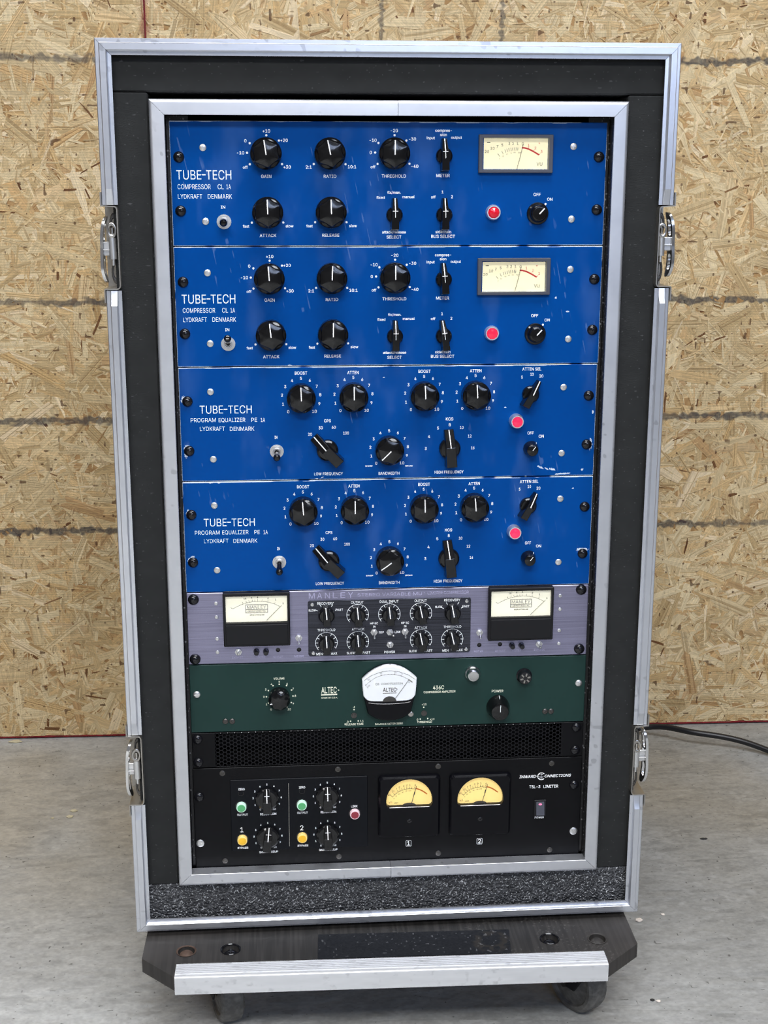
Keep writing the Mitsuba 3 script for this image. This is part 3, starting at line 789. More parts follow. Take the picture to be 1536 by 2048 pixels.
def latch(sx, X, z0, z1, variant):
    """local frame: o = outward from the case side, mirrored by sx"""
    xo = lambda o: X + sx * o
    n = f'{uC}__latch'
    k = sum(1 for q in scene if q.startswith(n) and q.count('__') == 1)
    key = n if k == 0 else f'{n}_{k:03d}'
    r = 0.0035
    loc = [(0.0009, z1 + .0135), (0.0009, z1 - .0008)] + [(-0.0008 - 0.0115, z1 - .0016)] + [(-0.0125 - r * math.sin(t), z1 - .0016 - r + r * math.cos(t)) for t in np.radians([20, 45, 70, 90])]
    loc += [(-0.0125 - r - 0.0002, z0 + .005)] + [(-0.0125 - r + r * (1 - math.cos(t)), z0 + .005 - r * math.sin(t) + 0.0) for t in np.radians([20, 45, 70, 90])]
    loc += [(0.0006, z0 + .0015), (0.0009, z0 + .0004), (0.0009, z0 - .0135)]
    path = [(xo(o), z) for o, z in loc]
    dish = sheet_path(path, 0.0013, CY - 0.0030, CY + 0.052)
    a0, a1 = sorted((xo(0.0034), xo(-0.0155)))
    back = wbox(a0, a1, CY + 0.0516, CY + 0.0528, z0 + .001, z1 - .001, .0002)
    rv = [rod((xo(-0.0150), CY + .02, z), (xo(-0.0128), CY + .02, z), .0042, .003, 14, True) for z in (z0 + .016, z1 - .016)]
    world(key, cat(dish, back, rv), DISH, smooth=30)
    labels[key] = {'label': 'recessed butterfly latch in a plated steel dish'}
    zc = (z0 + z1) / 2
    wz = zc - 0.002 if variant < 2 else zc + .002
    # wing: a butterfly plate folded flat, seen on its edge, ends curled in
    outline = []
    H, D = 0.036, 0.0145
    for t in np.radians(np.arange(0, 360, 10)):
        outline.append((D * math.copysign(abs(math.cos(t)) ** 0.75, math.cos(t)) * (0.72 + 0.28 * abs(math.sin(t))), H * math.copysign(abs(math.sin(t)) ** 0.8, math.sin(t))))
    hole = [(x * 0.52, z * 0.25 + s * 0.019) for s in (1,) for x, z in outline]
    hole2 = [(x * 0.52, z * 0.25 - 0.019) for x, z in outline]
    wing = trimesh.creation.extrude_polygon(Polygon(outline, [hole, hole2]), 0.0032, engine='earcut')
    wing = wing.subdivide_to_size(0.004)
    v = np.array(wing.vertices)
    curl = -0.0045 * (np.abs(v[:, 1]) / H) ** 4
    lean = -sx * 0.0 + (-0.030 * v[:, 1])
    v = np.column_stack([X + sx * (0.0012 + v[:, 2] + curl + lean), CY + 0.0125 + v[:, 0] * 0.9, wz + v[:, 1]])
    wing = trimesh.Trimesh(v, wing.faces, process=False)
    trimesh.repair.fix_normals(wing)
    world(f'{key}__wing', wing, CHROME, smooth=35)
    bz = (wz - .010, wz + .013) if variant < 2 else (wz - .012, wz + .008)
    bx = xo(-0.0092 if variant < 2 else -0.0112)
    world(f'{key}__barrel', cat(rod((bx, CY + .004, bz[0]), (bx, CY + .004, bz[1]), .0042, .0042, 20), rod((bx, CY + .004, bz[0] - .007), (bx, CY + .004, bz[1] + .006), .0018, .0018, 12)), STEEL)
    hk = [rod((bx, CY + .004, bz[1] + .004), (bx, CY + .004, bz[1] + .0105), .0022, .0022, 12)]
    hook = trimesh.creation.torus(0.0042, 0.0013, major_sections=24, minor_sections=10)
    hook.apply_transform(trimesh.transformations.rotation_matrix(math.pi / 2, (1, 0, 0)))
    hook.apply_scale((1.0, 1.0, 1.55)) if False else None
    hv = np.array(hook.vertices); hv[:, 2] *= 1.6
    hook.vertices = hv + np.array((bx, CY + .001, bz[1] + .008))
    world(f'{key}__hook', cat(hk, hook), NICKEL)
    p0, p1 = sorted((xo(-0.0095), xo(0.0014)))
    world(f'{key}__pivot', cat(wbox(p0, p1, CY + .006, CY + .020, wz - .0065, wz + .0085, .0008), wbox(p0, p1, CY + .002, CY + .0035, wz - .0005, wz + .0005, .0002)), STEEL, smooth=False)
    for z, s in ((z1 - .022, 1), (z0 + .020, -1)):
        tr = trimesh.creation.torus(0.0036, 0.0011, major_sections=24, minor_sections=8)
        tr.apply_transform(trimesh.transformations.rotation_matrix(math.pi / 2, (1, 0, 0)))
        tv = np.array(tr.vertices); tv[:, 2] *= 2.9
        tr.vertices = tv + np.array((xo(-0.0105), CY + .012, z))
        world(f'{key}__spring_loop', tr, DARKMETAL)

for i, (s, a, b) in enumerate(LATCHES):
    latch(s, CX0 if s < 0 else CX1, a, b, i)

# ---- inner rack box with its aluminium angle
uR = 'rack_frame'
tag(uR, 'inner rack box edged in flat aluminium angle, floating in the foam of the case', 'rack frame')
RX0, RX1, RZ0, RZ1, RY = -0.2608, 0.2606, 0.2003, 1.1258, -0.018
ANG = [(0, -26), (0, -4), (0.35, -2.4), (1.2, -1.0), (2.4, -0.25), (4, 0), (16.2, 0), (16.6, -0.4), (16.6, -1.7), (4.2, -1.7), (2.2, -2.6), (1.7, -4.4), (1.7, -26)]
ANGB = [(0, -26), (0, -4), (0.35, -2.4), (1.2, -1.0), (2.4, -0.25), (4, 0), (15.0, 0), (15.5, -0.4), (15.5, -16.6), (13.9, -16.6), (13.9, -1.7), (4.2, -1.7), (2.2, -2.6), (1.7, -4.4), (1.7, -26)]
g = 0.00022
W_ = RX1 - RX0
xm = 0.0063
for a, b, m0, m1 in ((RX0, xm - g, 1, 0), (xm + g, RX1, 0, 1)):
    world(f'{uR}__angle_edging', run(ANG, (a, RY, RZ1), (1, 0, 0), (0, 0, -1), b - a, m0, m1), ALU, smooth=30)
xb = 0.0003
for a, b, m0, m1 in ((RX0, xb - g, 1, 0), (xb + g, RX1, 0, 1)):
    world(f'{uR}__angle_edging', run(ANGB, (a, RY, RZ0), (1, 0, 0), (0, 0, 1), b - a, m0, m1), ALU, smooth=30)
for X, s in ((RX0, 1), (RX1, -1)):
    world(f'{uR}__angle_edging', run(ANG, (X, RY, RZ0 + 2 * g), (0, 0, 1), (s, 0, 0), RZ1 - RZ0 - 4 * g, 1, 1), ALU, smooth=30)
for k in [q for q in scene if q.startswith(f'{uR}__angle_edging')]:
    labels[k] = {'label': 'scuffed aluminium angle'}
for X, s in ((RX0, 1), (RX1, -1)):
    a, b = sorted((X + s * .0020, X + s * .0158))
    world(f'{uR}__side_board', wbox(a, b, RY + .0022, 0.46, RZ0 + .002, RZ1 - .002, .0003), RAIL, smooth=False, label='speckled black side board')
world(f'{uR}__top_board', wbox(RX0 + .016, RX1 - .016, RY + .0022, 0.46, RZ1 - .0150, RZ1 - .002, .0003), RAIL, smooth=False)
world(f'{uR}__bottom_board', wbox(RX0 + .016, RX1 - .016, RY + .03, 0.46, RZ0 + .002, RZ0 + .0130, .0003), RAIL, smooth=False)
world(f'{uR}__back_board', wbox(RX0 + .016, RX1 - .016, 0.448, 0.46, RZ0 + .0135, RZ1 - .0155, .0003), RAIL, smooth=False)
for s in (-1, 1):
    a, b = sorted((s * .2205, s * .2445))
    world(f'{uR}__rail', cat(wbox(a, b, .0036, .0056, RZ0 + .016, RZ1 - .016, .0003), wbox(*sorted((s * .2425, s * .2445)), .0056, .03, RZ0 + .016, RZ1 - .016, .0003)), RAIL, smooth=False, label='black steel rack rail')

# ---- dolly under the case
DROT = -1.2
DT = T().rotate([0, 0, 1], DROT)
uD = 'caster_dolly'
tag(uD, 'worn dark wooden caster board under the road case with a ribbed metal front edge', 'dolly')
BZ1, BZ0 = 0.1330, 0.1150
plan = Polygon([(-.3025, .56), (-.3025, -.0710), (-.2590, -.1135), (.2555, -.1135), (.3005, -.0720), (.3005, .56)])
bm = trimesh.creation.extrude_polygon(plan, BZ1 - BZ0, engine='earcut')
bm.apply_translation((0, 0, BZ0))
BOLTS = [(-.2505, -.0585, 'rust'), (-.1970, -.0575, 'black'), (.1945, -.0560, 'black'), (.2535, -.0590, 'wood')]
cups = []
for x, y, k in BOLTS:
    c = lathe([(0, -.0075), (.0105, -.0075), (.0118, .001), (.0118, .01), (0, .01)], 40)
    c.apply_translation((x, y, BZ1)); cups.append(c)
world(f'{uD}__board', diff(bm, *cups), BOARD, smooth=20, to=DT)
for x, y, k in BOLTS:
    ringm = lathe([(.0102, 0), (.0120, .0002), (.0124, .0008), (.0118, .0012), (.0106, .0004)], 40)
    head = lathe([(0, 0.0), (.0082, 0.0), (.0080, .0016), (.006, .0034), (.003, .0044), (0, .0047)], 32)
    head.apply_translation((0, 0, -.0070 if k == 'black' else -.0048))
    if k == 'black':
        slot = hull_spheres([(0, -.005, -.0022), (0, .004, -.0024)], .0009)
        head = cat(head, slot)
    mm = cat(ringm, head)
    mm.apply_translation((x, y, BZ1))
    world(f'{uD}__bolt', mm, {'rust': RUST, 'black': GLOSSBLACK, 'wood': BOARD}[k], to=DT, label={'rust': 'rusty countersunk bolt head', 'black': 'shiny black countersunk bolt head', 'wood': 'plugged bolt hole'}[k])
pp = Polygon([(-.0905, -.0310), (-.0915, -.0845), (.1425, -.0845), (.1475, -.0325)])
pm = trimesh.creation.extrude_polygon(pp, .0009, engine='earcut'); pm.apply_translation((0, 0, BZ1 + .0001))
world(f'{uD}__patch', pm, PATCH, smooth=False, to=DT, label='black tape patch on the board')
# ribbed edging: profile in (y, z)
ry = [(-.0890, .1333), (-.0890, .1352)]
for k in range(5):
    y = -.0896 - k * .0034
    ry += [(y, .1362), (y - .0020, .1362), (y - .0024, .1352), (y - .0030, .1352)]
ry += [(-.1068, .1352), (-.1080, .1345), (-.1085, .1330), (-.1150, .1325), (-.1157, .1318), (-.1157, .1120), (-.1150, .1113), (-.1138, .1113), (-.1138, .1306), (-.1090, .1333)]
ry = [(-.0890, .1333), (-.0890, .1350)]
for k in range(6):
    y = -.0894 - k * .0036
    ry += [(y, .1358), (y - .0019, .1358), (y - .0022, .1349), (y - .0033, .1349)]
ry += [(-.1125, .1350), (-.1146, .1346), (-.1158, .1336), (-.1162, .1320), (-.1162, .1122), (-.1156, .1114), (-.1142, .1114), (-.1142, .1326), (-.1130, .1333)]
em = trimesh.creation.extrude_polygon(Polygon(ry), .5145, engine='earcut')
v = np.array(em.vertices)
em.vertices = np.column_stack([-.2595 + v[:, 2], v[:, 0], v[:, 1]])
trimesh.repair.fix_normals(em)
world(f'{uD}__ribbed_edging', em, RIBALU, smooth=20, to=DT, label='ribbed aluminium nosing along the front edge')

def caster(x, y, ang):
    n = sum(1 for q in scene if q.startswith(f'{uD}__caster') and q.count('__') == 1)
    key = f'{uD}__caster' + ('' if n == 0 else f'_{n:03d}')
    R, w = .0430, .0150
    loc = DT @ T().translate([x, y, 0]) @ T().rotate([0, 0, 1], ang)
    off = .028
    fork = [wbox(-.034, .034, -.032, .032, .1105, .1150, .001), rod((0, 0, .0990), (0, 0, .1105), .027, .024, 28)]
    for s in (-1, 1):
        pts = [(s * .0205, off - .016, .040), (s * .0205, off + .016, .040), (s * .0205, -.024, .0985), (s * .0205, .026, .0985)]
        fork.append(hull_spheres(pts, .0016))
    world(key, cat(*fork), MATTEBLACK, to=loc)
    labels[key] = {'label': 'swivel caster with a dark rubber wheel'}
    prof = [(.010, -.013), (.012, -.0145), (R * .74, -.0115), (R * .78, -.0145), (R - .005, -w), (R - .0012, -w + .003), (R, -w + .007), (R, w - .007), (R - .0012, w - .003), (R - .005, w), (R * .78, .0145), (R * .74, .0115), (.012, .0145), (.010, .013)]
    wheel = lathe(prof + [prof[0]], 64)
    wheel.apply_transform(trimesh.transformations.rotation_matrix(math.pi / 2, (0, 1, 0)))
    wheel.apply_translation((0, off, R))
    world(f'{key}__wheel', wheel, RUBBER, to=loc, label='scuffed dark rubber wheel')
    ax = rod((-.025, off, R), (.025, off, R), .0055, .0055, 6)
    world(f'{key}__axle_bolt', ax, DARKMETAL, to=loc)

caster(-.2005, -.0225, 17.0)
caster(.2580, -.0240, 32.0)
caster(-.235, .470, 160.0)
caster(.235, .470, 200.0)

# ---- cable on the floor
def spline_tube(pts, r, n=90, sides=12):
    from scipy.interpolate import CubicSpline
    p = np.array(pts, float)
    t = np.concatenate([[0], np.cumsum(np.linalg.norm(np.diff(p, axis=0), axis=1))])
    q = CubicSpline(t, p)(np.linspace(0, t[-1], n))
    tan = np.gradient(q, axis=0); tan /= np.linalg.norm(tan, axis=1)[:, None]
    side = np.cross(tan, (0, 0, 1.0)); side /= np.linalg.norm(side, axis=1)[:, None]
    up = np.cross(side, tan)
    a = np.linspace(0, 2 * math.pi, sides + 1)[:-1]
    ring = q[:, None] + r * (np.cos(a)[None, :, None] * side[:, None] + np.sin(a)[None, :, None] * up[:, None])
    f = []
    for k in range(n - 1):
        for i in range(sides):
            j = (i + 1) % sides
            f += [[k * sides + i, k * sides + j, (k + 1) * sides + j], [k * sides + i, (k + 1) * sides + j, (k + 1) * sides + i]]
    f += [[0, i + 1, i] for i in range(1, sides - 1)] + [[(n - 1) * sides, (n - 1) * sides + i, (n - 1) * sides + i + 1] for i in range(1, sides - 1)]
    m = trimesh.Trimesh(ring.reshape(-1, 3), f, process=False)
    trimesh.repair.fix_normals(m)
    return m

world('power_cable', spline_tube([(.28, .60, .0060), (.36, .72, .0058), (.46, .83, .0062), (.56, .858, .014), (.60, .842, .022), (.64, .812, .024), (.69, .792, .022), (.74, .768, .017), (.80, .720, .0058), (.95, .60, .0056), (1.2, .50, .0056)], .0056), CABLE, smooth=True)
tag('power_cable', 'black power cable snaking over the concrete along the strand board wall', 'cable')

# ---- crumbs on the floor
def crumb(seed, r, flat=0.5):
    m = trimesh.creation.icosphere(subdivisions=2, radius=1)
    v = np.array(m.vertices)
    v *= (0.6 + 0.8 * meshkit.noise(v * 1.6 + seed * 7.3, seed))[:, None]
    v = v * np.array(r) * np.array((1, 1, flat))
    v[:, 2] -= v[:, 2].min()
    return trimesh.Trimesh(v, m.faces, process=False)

CRUMBS = [(-.491, .607, (.006, .003, .004), CHIP, 'yellowish wood chip lying left of the road case, nearer the wall'), (-.494, .586, (.005, .004, .004), CHIP, 'pale round crumb on the concrete just in front of the yellowish chip'),
          (-.523, .584, (.003, .002, .002), CHIP, 'tiny crumb left of the pale round crumb on the concrete'), (.380, .191, (.005, .004, .004), PALECHIP, 'pinkish pale chip on the concrete beside the lower right corner of the case'),
          (.419, .205, (.003, .002, .002), PALECHIP, 'small white speck on the concrete right of the pinkish chip'), (.353, -.004, (.003, .002, .002), PALECHIP, 'small white speck on the concrete right of the right caster'),
          (.346, -.001, (.003, .002, .002), DARKCHIP, 'small dark grit beside the white speck right of the right caster'), (.552, .429, (.006, .002, .002), DARKCHIP, 'dark splinter on the concrete right of the case'),
          (-.645, .912, (.012, .005, .004), CHIP, 'wood chip at the foot of the strand board, far left')]
for i, (x, y, r, m, lb) in enumerate(CRUMBS):
    key = 'floor_crumb' + ('' if i == 0 else f'_{i:03d}')
    scene[key] = mikit.ply(crumb(i + 1, r), m, smooth=False, to_world=T().translate([x, y, 0]))
    tag(key, lb, 'chip', 'crumbs scattered on the floor')
# ------------------------------------------------------------------ rack units (mm on the panel plane: x from the rack's middle, y = height above the floor)
def par(x, y, p):
    """panel point of a front that stands p mm proud and was surveyed on the panel plane"""
    return x - p * (x + 124.1) / 1502, y + p * (1029.4 - y) / 1502

def poly_line(pts, w, z0, h=0.2):
    return cat(*[line2(a, b, w, z0, h) for a, b in zip(pts[:-1], pts[1:])], *[dot2(a[0], a[1], w / 2, z0, h, 8) for a in pts[1:-1]])

def lettering(u, meshes, ink=WHITE, name='lettering', **lab):
    small = [m for m in meshes if m.extents[0] < 5.5]
    for m in meshes:
        if m.extents[0] >= 5.5:
            put(f'{u}__{name}', m, ink, smooth=False, **lab)
    if small:
        k = put(f'{u}__{name.replace("lettering", "figures")}', cat(*small), ink, smooth=False)
        labels[k] = {'kind': 'stuff', 'label': 'small printed figures and dots'}

def meter_face(u, key, mesh, m, x, y, z, emit=None):
    put(f'{key}__face', mesh, m, (x, y, z), smooth=False, emit=emit, label='lit meter face' if emit else 'meter face')

BEZ = framed([(rrect(0, 0, 83.0, 41.3, 0.8, 2), 0), (rrect(0, 0, 83.0, 41.3, 0.8, 2), 4.2), (rrect(0, 0, 81.8, 40.1, 0.6, 2), 5.0)],
             [(rrect(0, 0, 74.0, 34.4, 0.4, 2), 5.0), (rrect(0, 0, 73.2, 33.6, 0.4, 2), 0.3)])
VUFACE = slab(sbox(-36.6, -16.8, 36.6, 16.8), 0, 0.3)
RECT_PANE = trimesh.Trimesh([(-36.4, -16.6, 0), (36.4, -16.6, 0), (36.4, 16.6, 0), (-36.4, 16.6, 0)], [[0, 1, 2], [0, 2, 3]], process=False)

def _vu():
    k, r = [], []
    def c(x, y): return x - 0.0, y - 17.0
    for s, x, y in (('20', -31.6, 19.4), ('10', -25.4, 23.0), ('7', -20, 25.0), ('5', -14.6, 26.5), ('3', -6.8, 28.0), ('2', -2.6, 28.0), ('1', 2.4, 28.2), ('0', 8.3, 27.8)):
        k.append(text(s, *c(x, y), 3.0))
    for s, x, y in (('1', 15, 26.3), ('2', 22.6, 23.4), ('3', 29.6, 19.8), ('+', 26.9, 29.0)):
        r.append(text(s, *c(x, y), 2.8))
    k.append(line2(c(-31.5, 29), c(-28, 29), 0.7))
    cx, cy, R = 1.0, -9.0, 33.2
    for a in (128, 119, 112.5, 108.5, 104.5, 100.5, 97, 93.5, 90, 86.5):
        t = math.radians(a)
        k.append(line2(c(cx + R * math.cos(t), cy + R * math.sin(t)), c(cx + (R - 3.6) * math.cos(t), cy + (R - 3.6) * math.sin(t)), 0.45))
    for s, a in (('0', 131), ('20', 122), ('40', 111), ('60', 102), ('80', 93), ('100', 82)):
        t = math.radians(a)
        k.append(text(s, *c(cx + (R - 5.6) * math.cos(t), cy + (R - 5.6) * math.sin(t)), 1.3))
    k.append(text('VU', *c(27.6, 6.2), 3.8, w=6.4))
    r.append(poly_line([c(7.4, 23.8), c(11, 23.4), c(15, 22.3), c(19.5, 20.2), c(23.5, 18.0), c(26.9, 16.0)], 1.6, 0))
    for a, b in (((14.6, 22.5), (15.2, 24.6)), ((20.4, 19.8), (21.6, 21.8)), ((26.9, 16.0), (28.4, 18.0))):
        r.append(line2(c(*a), c(*b), 0.35))
    n = poly_line([c(2.0, 0.2), c(5.6, 14.0), c(8.7, 27.6)], 0.42, 0.0, 0.2)
    return cat(*k), cat(*r), n

VUSCALE, VURED, VUNEEDLE = _vu()
GLOW = (0.26, 0.235, 0.165)

def compressor(u, dx, dy, yb, yt, rots, tog, lamp, label):
    tag(u, label, 'audio rack unit')
    o = lambda x, y: (x + dx, y + dy)
    hole = rrect(*o(139.3, 1070.5), 72.6, 33.0, 0.3, 2)
    panel(u, -PX, PX, yb + G, yt - G, BLUE, holes=[hole])
    chassis(u, yb, yt, 190)
    for k, (x, y) in enumerate(((-136.9, 1069.7), (-67.3, 1069.9), (3.2, 1070.1), (-136.2, 1007.0), (-66.6, 1007.2))):
        knob(u, KNOB, KNOBLINE, *o(x, y), rots[k])
    for k, (x, y) in enumerate(((58.9, 1067.9), (4.0, 1004.3), (59.7, 1004.3))):
        knob(u, SEL, SELLINE_GLINT, *o(x, y), rots[5 + k], 'selector_knob')
    knob(u, PWRKNOB, PWRLINE, *o(165.0, 1005.9), -43, 'power_knob')
    jewel_lamp(u, *o(114.7, 1007.1), 6.5, 8.6, 6.3, lamp, 4.6)
    toggle(u, *o(-184.5, 997.2), tog)
    screws(u, [(-231.6, 1066.1 + dy), (-231.5, 1008.8 + dy), (232.6, 1067.4 + dy), (232.4, 1010.0 + dy)], RACKSCREW, GLOSSBLACK, 'rack_screw')
    screws(u, [o(x, y) for x, y in ((-205.3, 1076.1), (-204.6, 997.6), (203.6, 1078.5), (203.8, 999.7))], RIVET, STEEL, 'panel_screw')
    mk = f'{u}__level_meter'
    mx, my = par(139.4 + dx, 1070.5 + dy, 5)
    put(mk, BEZ, BEZELGREY, (mx, my, 0), smooth=20, label='VU meter in a grey bezel')
    meter_face(u, mk, VUFACE, CREAM, mx, my, -2.4, GLOW)
    put(f'{mk}__scale', VUSCALE, INK, (mx, my, -2.05), smooth=False)
    put(f'{mk}__red_scale', VURED, REDINK, (mx, my, -2.0), smooth=False, label='red part of the scale')
    put(f'{mk}__needle', VUNEEDLE, INK, (mx, my, -0.6), smooth=False)
    put(f'{mk}__glass', RECT_PANE, 'm_pane', (mx, my, 2.6), smooth=False)
    big = [text('TUBE', *o(-234.8, 1047.3), 9.9, w=27.0, align='l'), text('TECH', *o(-175.2, 1047.3), 9.9, w=27.4, align='r'), line2(o(-207.2, 1047.4), o(-203.0, 1047.4), 1.3),
           text('COMPRESSOR', *o(-234.0, 1034.7), 5.1, w=36.0, align='l'), text('CL', *o(-190.4, 1034.7), 5.1, w=6.7, align='l'), text('1A', *o(-176.0, 1034.7), 5.1, w=5.0, align='r'),
           text('LYDKRAFT', *o(-233.9, 1024.4), 5.0, w=26.4, align='l'), text('DENMARK', *o(-175.0, 1024.4), 5.0, w=26.4, align='r')]
    lettering(u, big, name='name_lettering')
    t = []
    for s, x, y, h in (('IN', -185.2, 1013.0, 3.2), ('GAIN', -137.1, 1045.8, 3.3), ('RATIO', -67.2, 1046.0, 3.3), ('THRESHOLD', 3.3, 1046.4, 3.3), ('METER', 58.0, 1047.0, 3.3), ('ATTACK', -136.5, 982.3, 3.3), ('RELEASE', -66.9, 982.4, 3.3),
                       ('attack/release', 3.7, 985.8, 2.9), ('SELECT', 3.7, 980.4, 3.3), ('sidechain', 59.0, 986.0, 2.9), ('BUS SELECT', 58.8, 981.0, 3.3), ('+10', -136.1, 1093.7, 3.3), ('0', -159.0, 1083.3, 3.3), ('-10', -164.6, 1070.7, 3.3),
                       ('off', -159.8, 1055.4, 3.0), ('+30', -114.2, 1055.8, 3.3), ('+20', -117.0, 1084.0, 3.3), ('2:1', -90.4, 1055.8, 3.3), ('10:1', -42.9, 1056.2, 3.3), ('-20', 3.7, 1094.7, 3.3), ('-10', -19.7, 1084.4, 3.3), ('0', -22.2, 1071.4, 3.3),
                       ('off', -19.7, 1056.2, 3.0), ('-30', 23.8, 1085.8, 3.3), ('-40', 26.5, 1056.9, 3.3), ('compres-', 58.0, 1095.0, 2.9), ('sion', 58.1, 1090.6, 2.9), ('input', 44.0, 1087.2, 2.9), ('output', 72.5, 1087.6, 2.9),
                       ('fixed', -11.4, 1023.3, 2.9), ('fix/man.', 3.6, 1028.7, 2.9), ('manual', 19.7, 1024.1, 2.9), ('off', 47.4, 1023.8, 2.9), ('1', 57.7, 1029.3, 3.1), ('2', 68.3, 1024.1, 3.1), ('fast', -160.5, 992.3, 2.9), ('slow', -112.5, 992.5, 2.9),
                       ('fast', -90.4, 992.5, 2.9), ('slow', -42.1, 992.7, 2.9), ('OFF', 164.0, 1026.6, 3.2), ('ON', 178.6, 1021.5, 3.2)):
        t.append(text(s, *o(x, y), h, bold=True))
    for x, y in ((-136.2, 1089.2), (-154.4, 1080.8), (-157.5, 1070.7), (-154.7, 1058.6), (-119.6, 1058.8), (-122.6, 1083.7), (-84.8, 1059.0), (-50.0, 1058.9), (4.0, 1089.8), (-13.7, 1081.5), (-17.4, 1071.4), (-14.6, 1059.3), (17.1, 1084.2), (20.6, 1059.5), (-153.9, 996.2), (-119.3, 996.3), (-84.1, 996.6), (-49.3, 996.6), (173.9, 1016.2)):
        t.append(dot2(*o(x, y), 1.25))
    lettering(u, t, name='scale_lettering')

compressor('compressor', 0, 0, ROWS[1], ROWS[0], (8, 11, -1, 1, 1, 2, 0, 1), -3, (0.10, 0.002, 0.006), 'blue compressor unit at the very top of the rack with a dark red lamp')
compressor('compressor_001', 1.0, -134.4, ROWS[2], ROWS[1], (4, -2, 0, 6, -1, 4, 0, 8), 30, (0.42, 0.015, 0.05), 'second blue compressor unit from the top, its toggle switch flipped up')

def dial(t, x, y, r, digits, h, o, step=27.6, a0=-138.0, skip=()):
    for k, s in enumerate(digits):
        a = math.radians(90 - (a0 + step * k))
        t.append(text(s, *o(x + r * math.cos(a), y + r * math.sin(a)), h, bold=True))

TEN = [str(k) for k in range(11)]

def equalizer(u, dx, dy, yb, yt, rots, tog, lamp, label):
    tag(u, label, 'audio rack unit')
    o = lambda x, y: (x + dx, y + dy)
    panel(u, -PX + .5, PX - .8, yb + G, yt - G, BLUE)
    chassis(u, yb, yt, 210)
    for k, (x, y) in enumerate(((-102.3, 801.0), (-42.5, 801.4), (38.8, 801.7), (98.3, 802.0), (-1.4, 739.1))):
        knob(u, PEKNOB, PEKNOBLINE, *o(x, y), rots[k])
    knob(u, BIGBAR, BIGBARLINE, *o(-72.9, 739.5), 44, 'frequency_knob')
    knob(u, BIGBAR, BIGBARLINE, *o(69.2, 739.6), rots[5], 'frequency_knob')
    knob(u, ATTSEL, ATTSELLINE, *o(162.6, 802.0), rots[6], 'selector_knob')
    knob(u, PEPWR, PEPWRLINE, *o(164.5, 737.9), -38, 'power_knob')
    jewel_lamp(u, *o(146.4, 771.2), 11.0, 8.4, 6.0, lamp, 9.2)
    toggle(u, *o(-131.2, 738.8), tog)
    screws(u, [(-231.3, 797.8 + dy), (-231.2, 740.6 + dy), (231.2, 799.6 + dy), (230.8, 742.0 + dy)], RACKSCREW, GLOSSBLACK, 'rack_screw')
    screws(u, [o(x, y) for x, y in ((-205.0, 808.6), (-204.0, 730.6), (201.2, 809.7), (201.4, 732.0))], RIVET, STEEL, 'panel_screw')
    lettering(u, [text('TUBE', *o(-217.8, 788.2), 9.2, w=26.4, align='l'), text('TECH', *o(-158.8, 788.0), 9.2, w=26.8, align='r'), line2(o(-190.8, 788.2), o(-186.4, 788.2), 1.3),
                  text('PROGRAM', *o(-228.4, 776.2), 4.8, w=28.6, align='l'), text('EQUALIZER', *o(-196.8, 776.0), 4.8, w=30.4, align='l'), text('PE', *o(-159.6, 775.8), 4.8, w=6.6, align='l'), text('1A', *o(-144.0, 775.6), 4.8, w=4.9, align='r'),
                  text('LYDKRAFT', *o(-218.2, 766.0), 4.8, w=28.4, align='l'), text('DENMARK', *o(-156.4, 765.6), 4.8, w=27.8, align='r')], name='name_lettering')
    t = []
    for s, x, y, h, w in (('IN', -131.8, 755.2, 3.3, 3.4), ('BOOST', -102.1, 829.0, 3.5, 14.2), ('ATTEN', -42.9, 829.0, 3.5, 13.2), ('BOOST', 39.1, 829.6, 3.5, 14.0), ('ATTEN', 98.3, 829.7, 3.5, 13.6), ('LOW FREQUENCY', -71.9, 711.4, 3.3, 33.5), ('BANDWIDTH', -1.5, 710.9, 3.3, 24.5), ('HIGH FREQUENCY', 68.9, 711.3, 3.3, 34.0),
                          ('CPS', -72.5, 773.6, 3.3, 8.0), ('KCS', 68.7, 774.0, 3.3, 8.6), ('ATTEN SEL', 163.4, 831.1, 3.5, 22.2), ('5', 152.3, 821.9, 3.4, 1.9), ('10', 163.8, 825.0, 3.4, 4.0), ('20', 174.7, 822.9, 3.4, 4.6), ('OFF', 164.0, 756.3, 3.4, 7.4), ('ON', 176.8, 752.3, 3.4, 6.2),
                          ('SHARP', -24.8, 719.9, 1.7, 8.6), ('BROAD', 21.9, 719.4, 1.7, 8.6), ('20', -92.7, 758.2, 3.4, 4.6), ('30', -80.3, 765.6, 3.4, 4.6), ('60', -65.3, 766.0, 3.4, 4.6), ('100', -51.3, 759.1, 3.4, 6.6), ('3', 41.3, 739.6, 3.3, None), ('4', 45.0, 753.7, 3.3, None), ('5', 55.4, 763.6, 3.3, None),
                          ('8', 69.0, 767.2, 3.3, None), ('10', 83.1, 763.8, 3.3, 4.2), ('12', 92.6, 753.7, 3.3, 4.2), ('16', 96.4, 739.7, 3.3, 4.0)):
        t.append(text(s, *o(x, y), h, w=w, bold=True))
    for x, y in ((-102.3, 800.9), (-42.5, 801.4), (38.8, 801.7), (98.3, 802.2), (-1.4, 739.1)):
        dial(t, x, y, 22.0, TEN, 3.3, o, 27.4, -137)
    lettering(u, t, name='scale_lettering')

equalizer('program_equalizer', 0, 0, ROWS[3], ROWS[2], (2, 0, 2, 2, 135, 4, -30), -16, (0.62, 0.02, 0.08), 'upper blue program equalizer unit, with flaked paint near its lower right corner')
equalizer('program_equalizer_001', 0.5, -132.6, ROWS[4], ROWS[3], (4, 0, 1, 4, 127, 6, -29), -30, (0.72, 0.03, 0.10), 'lower blue program equalizer unit, directly above the violet unit')

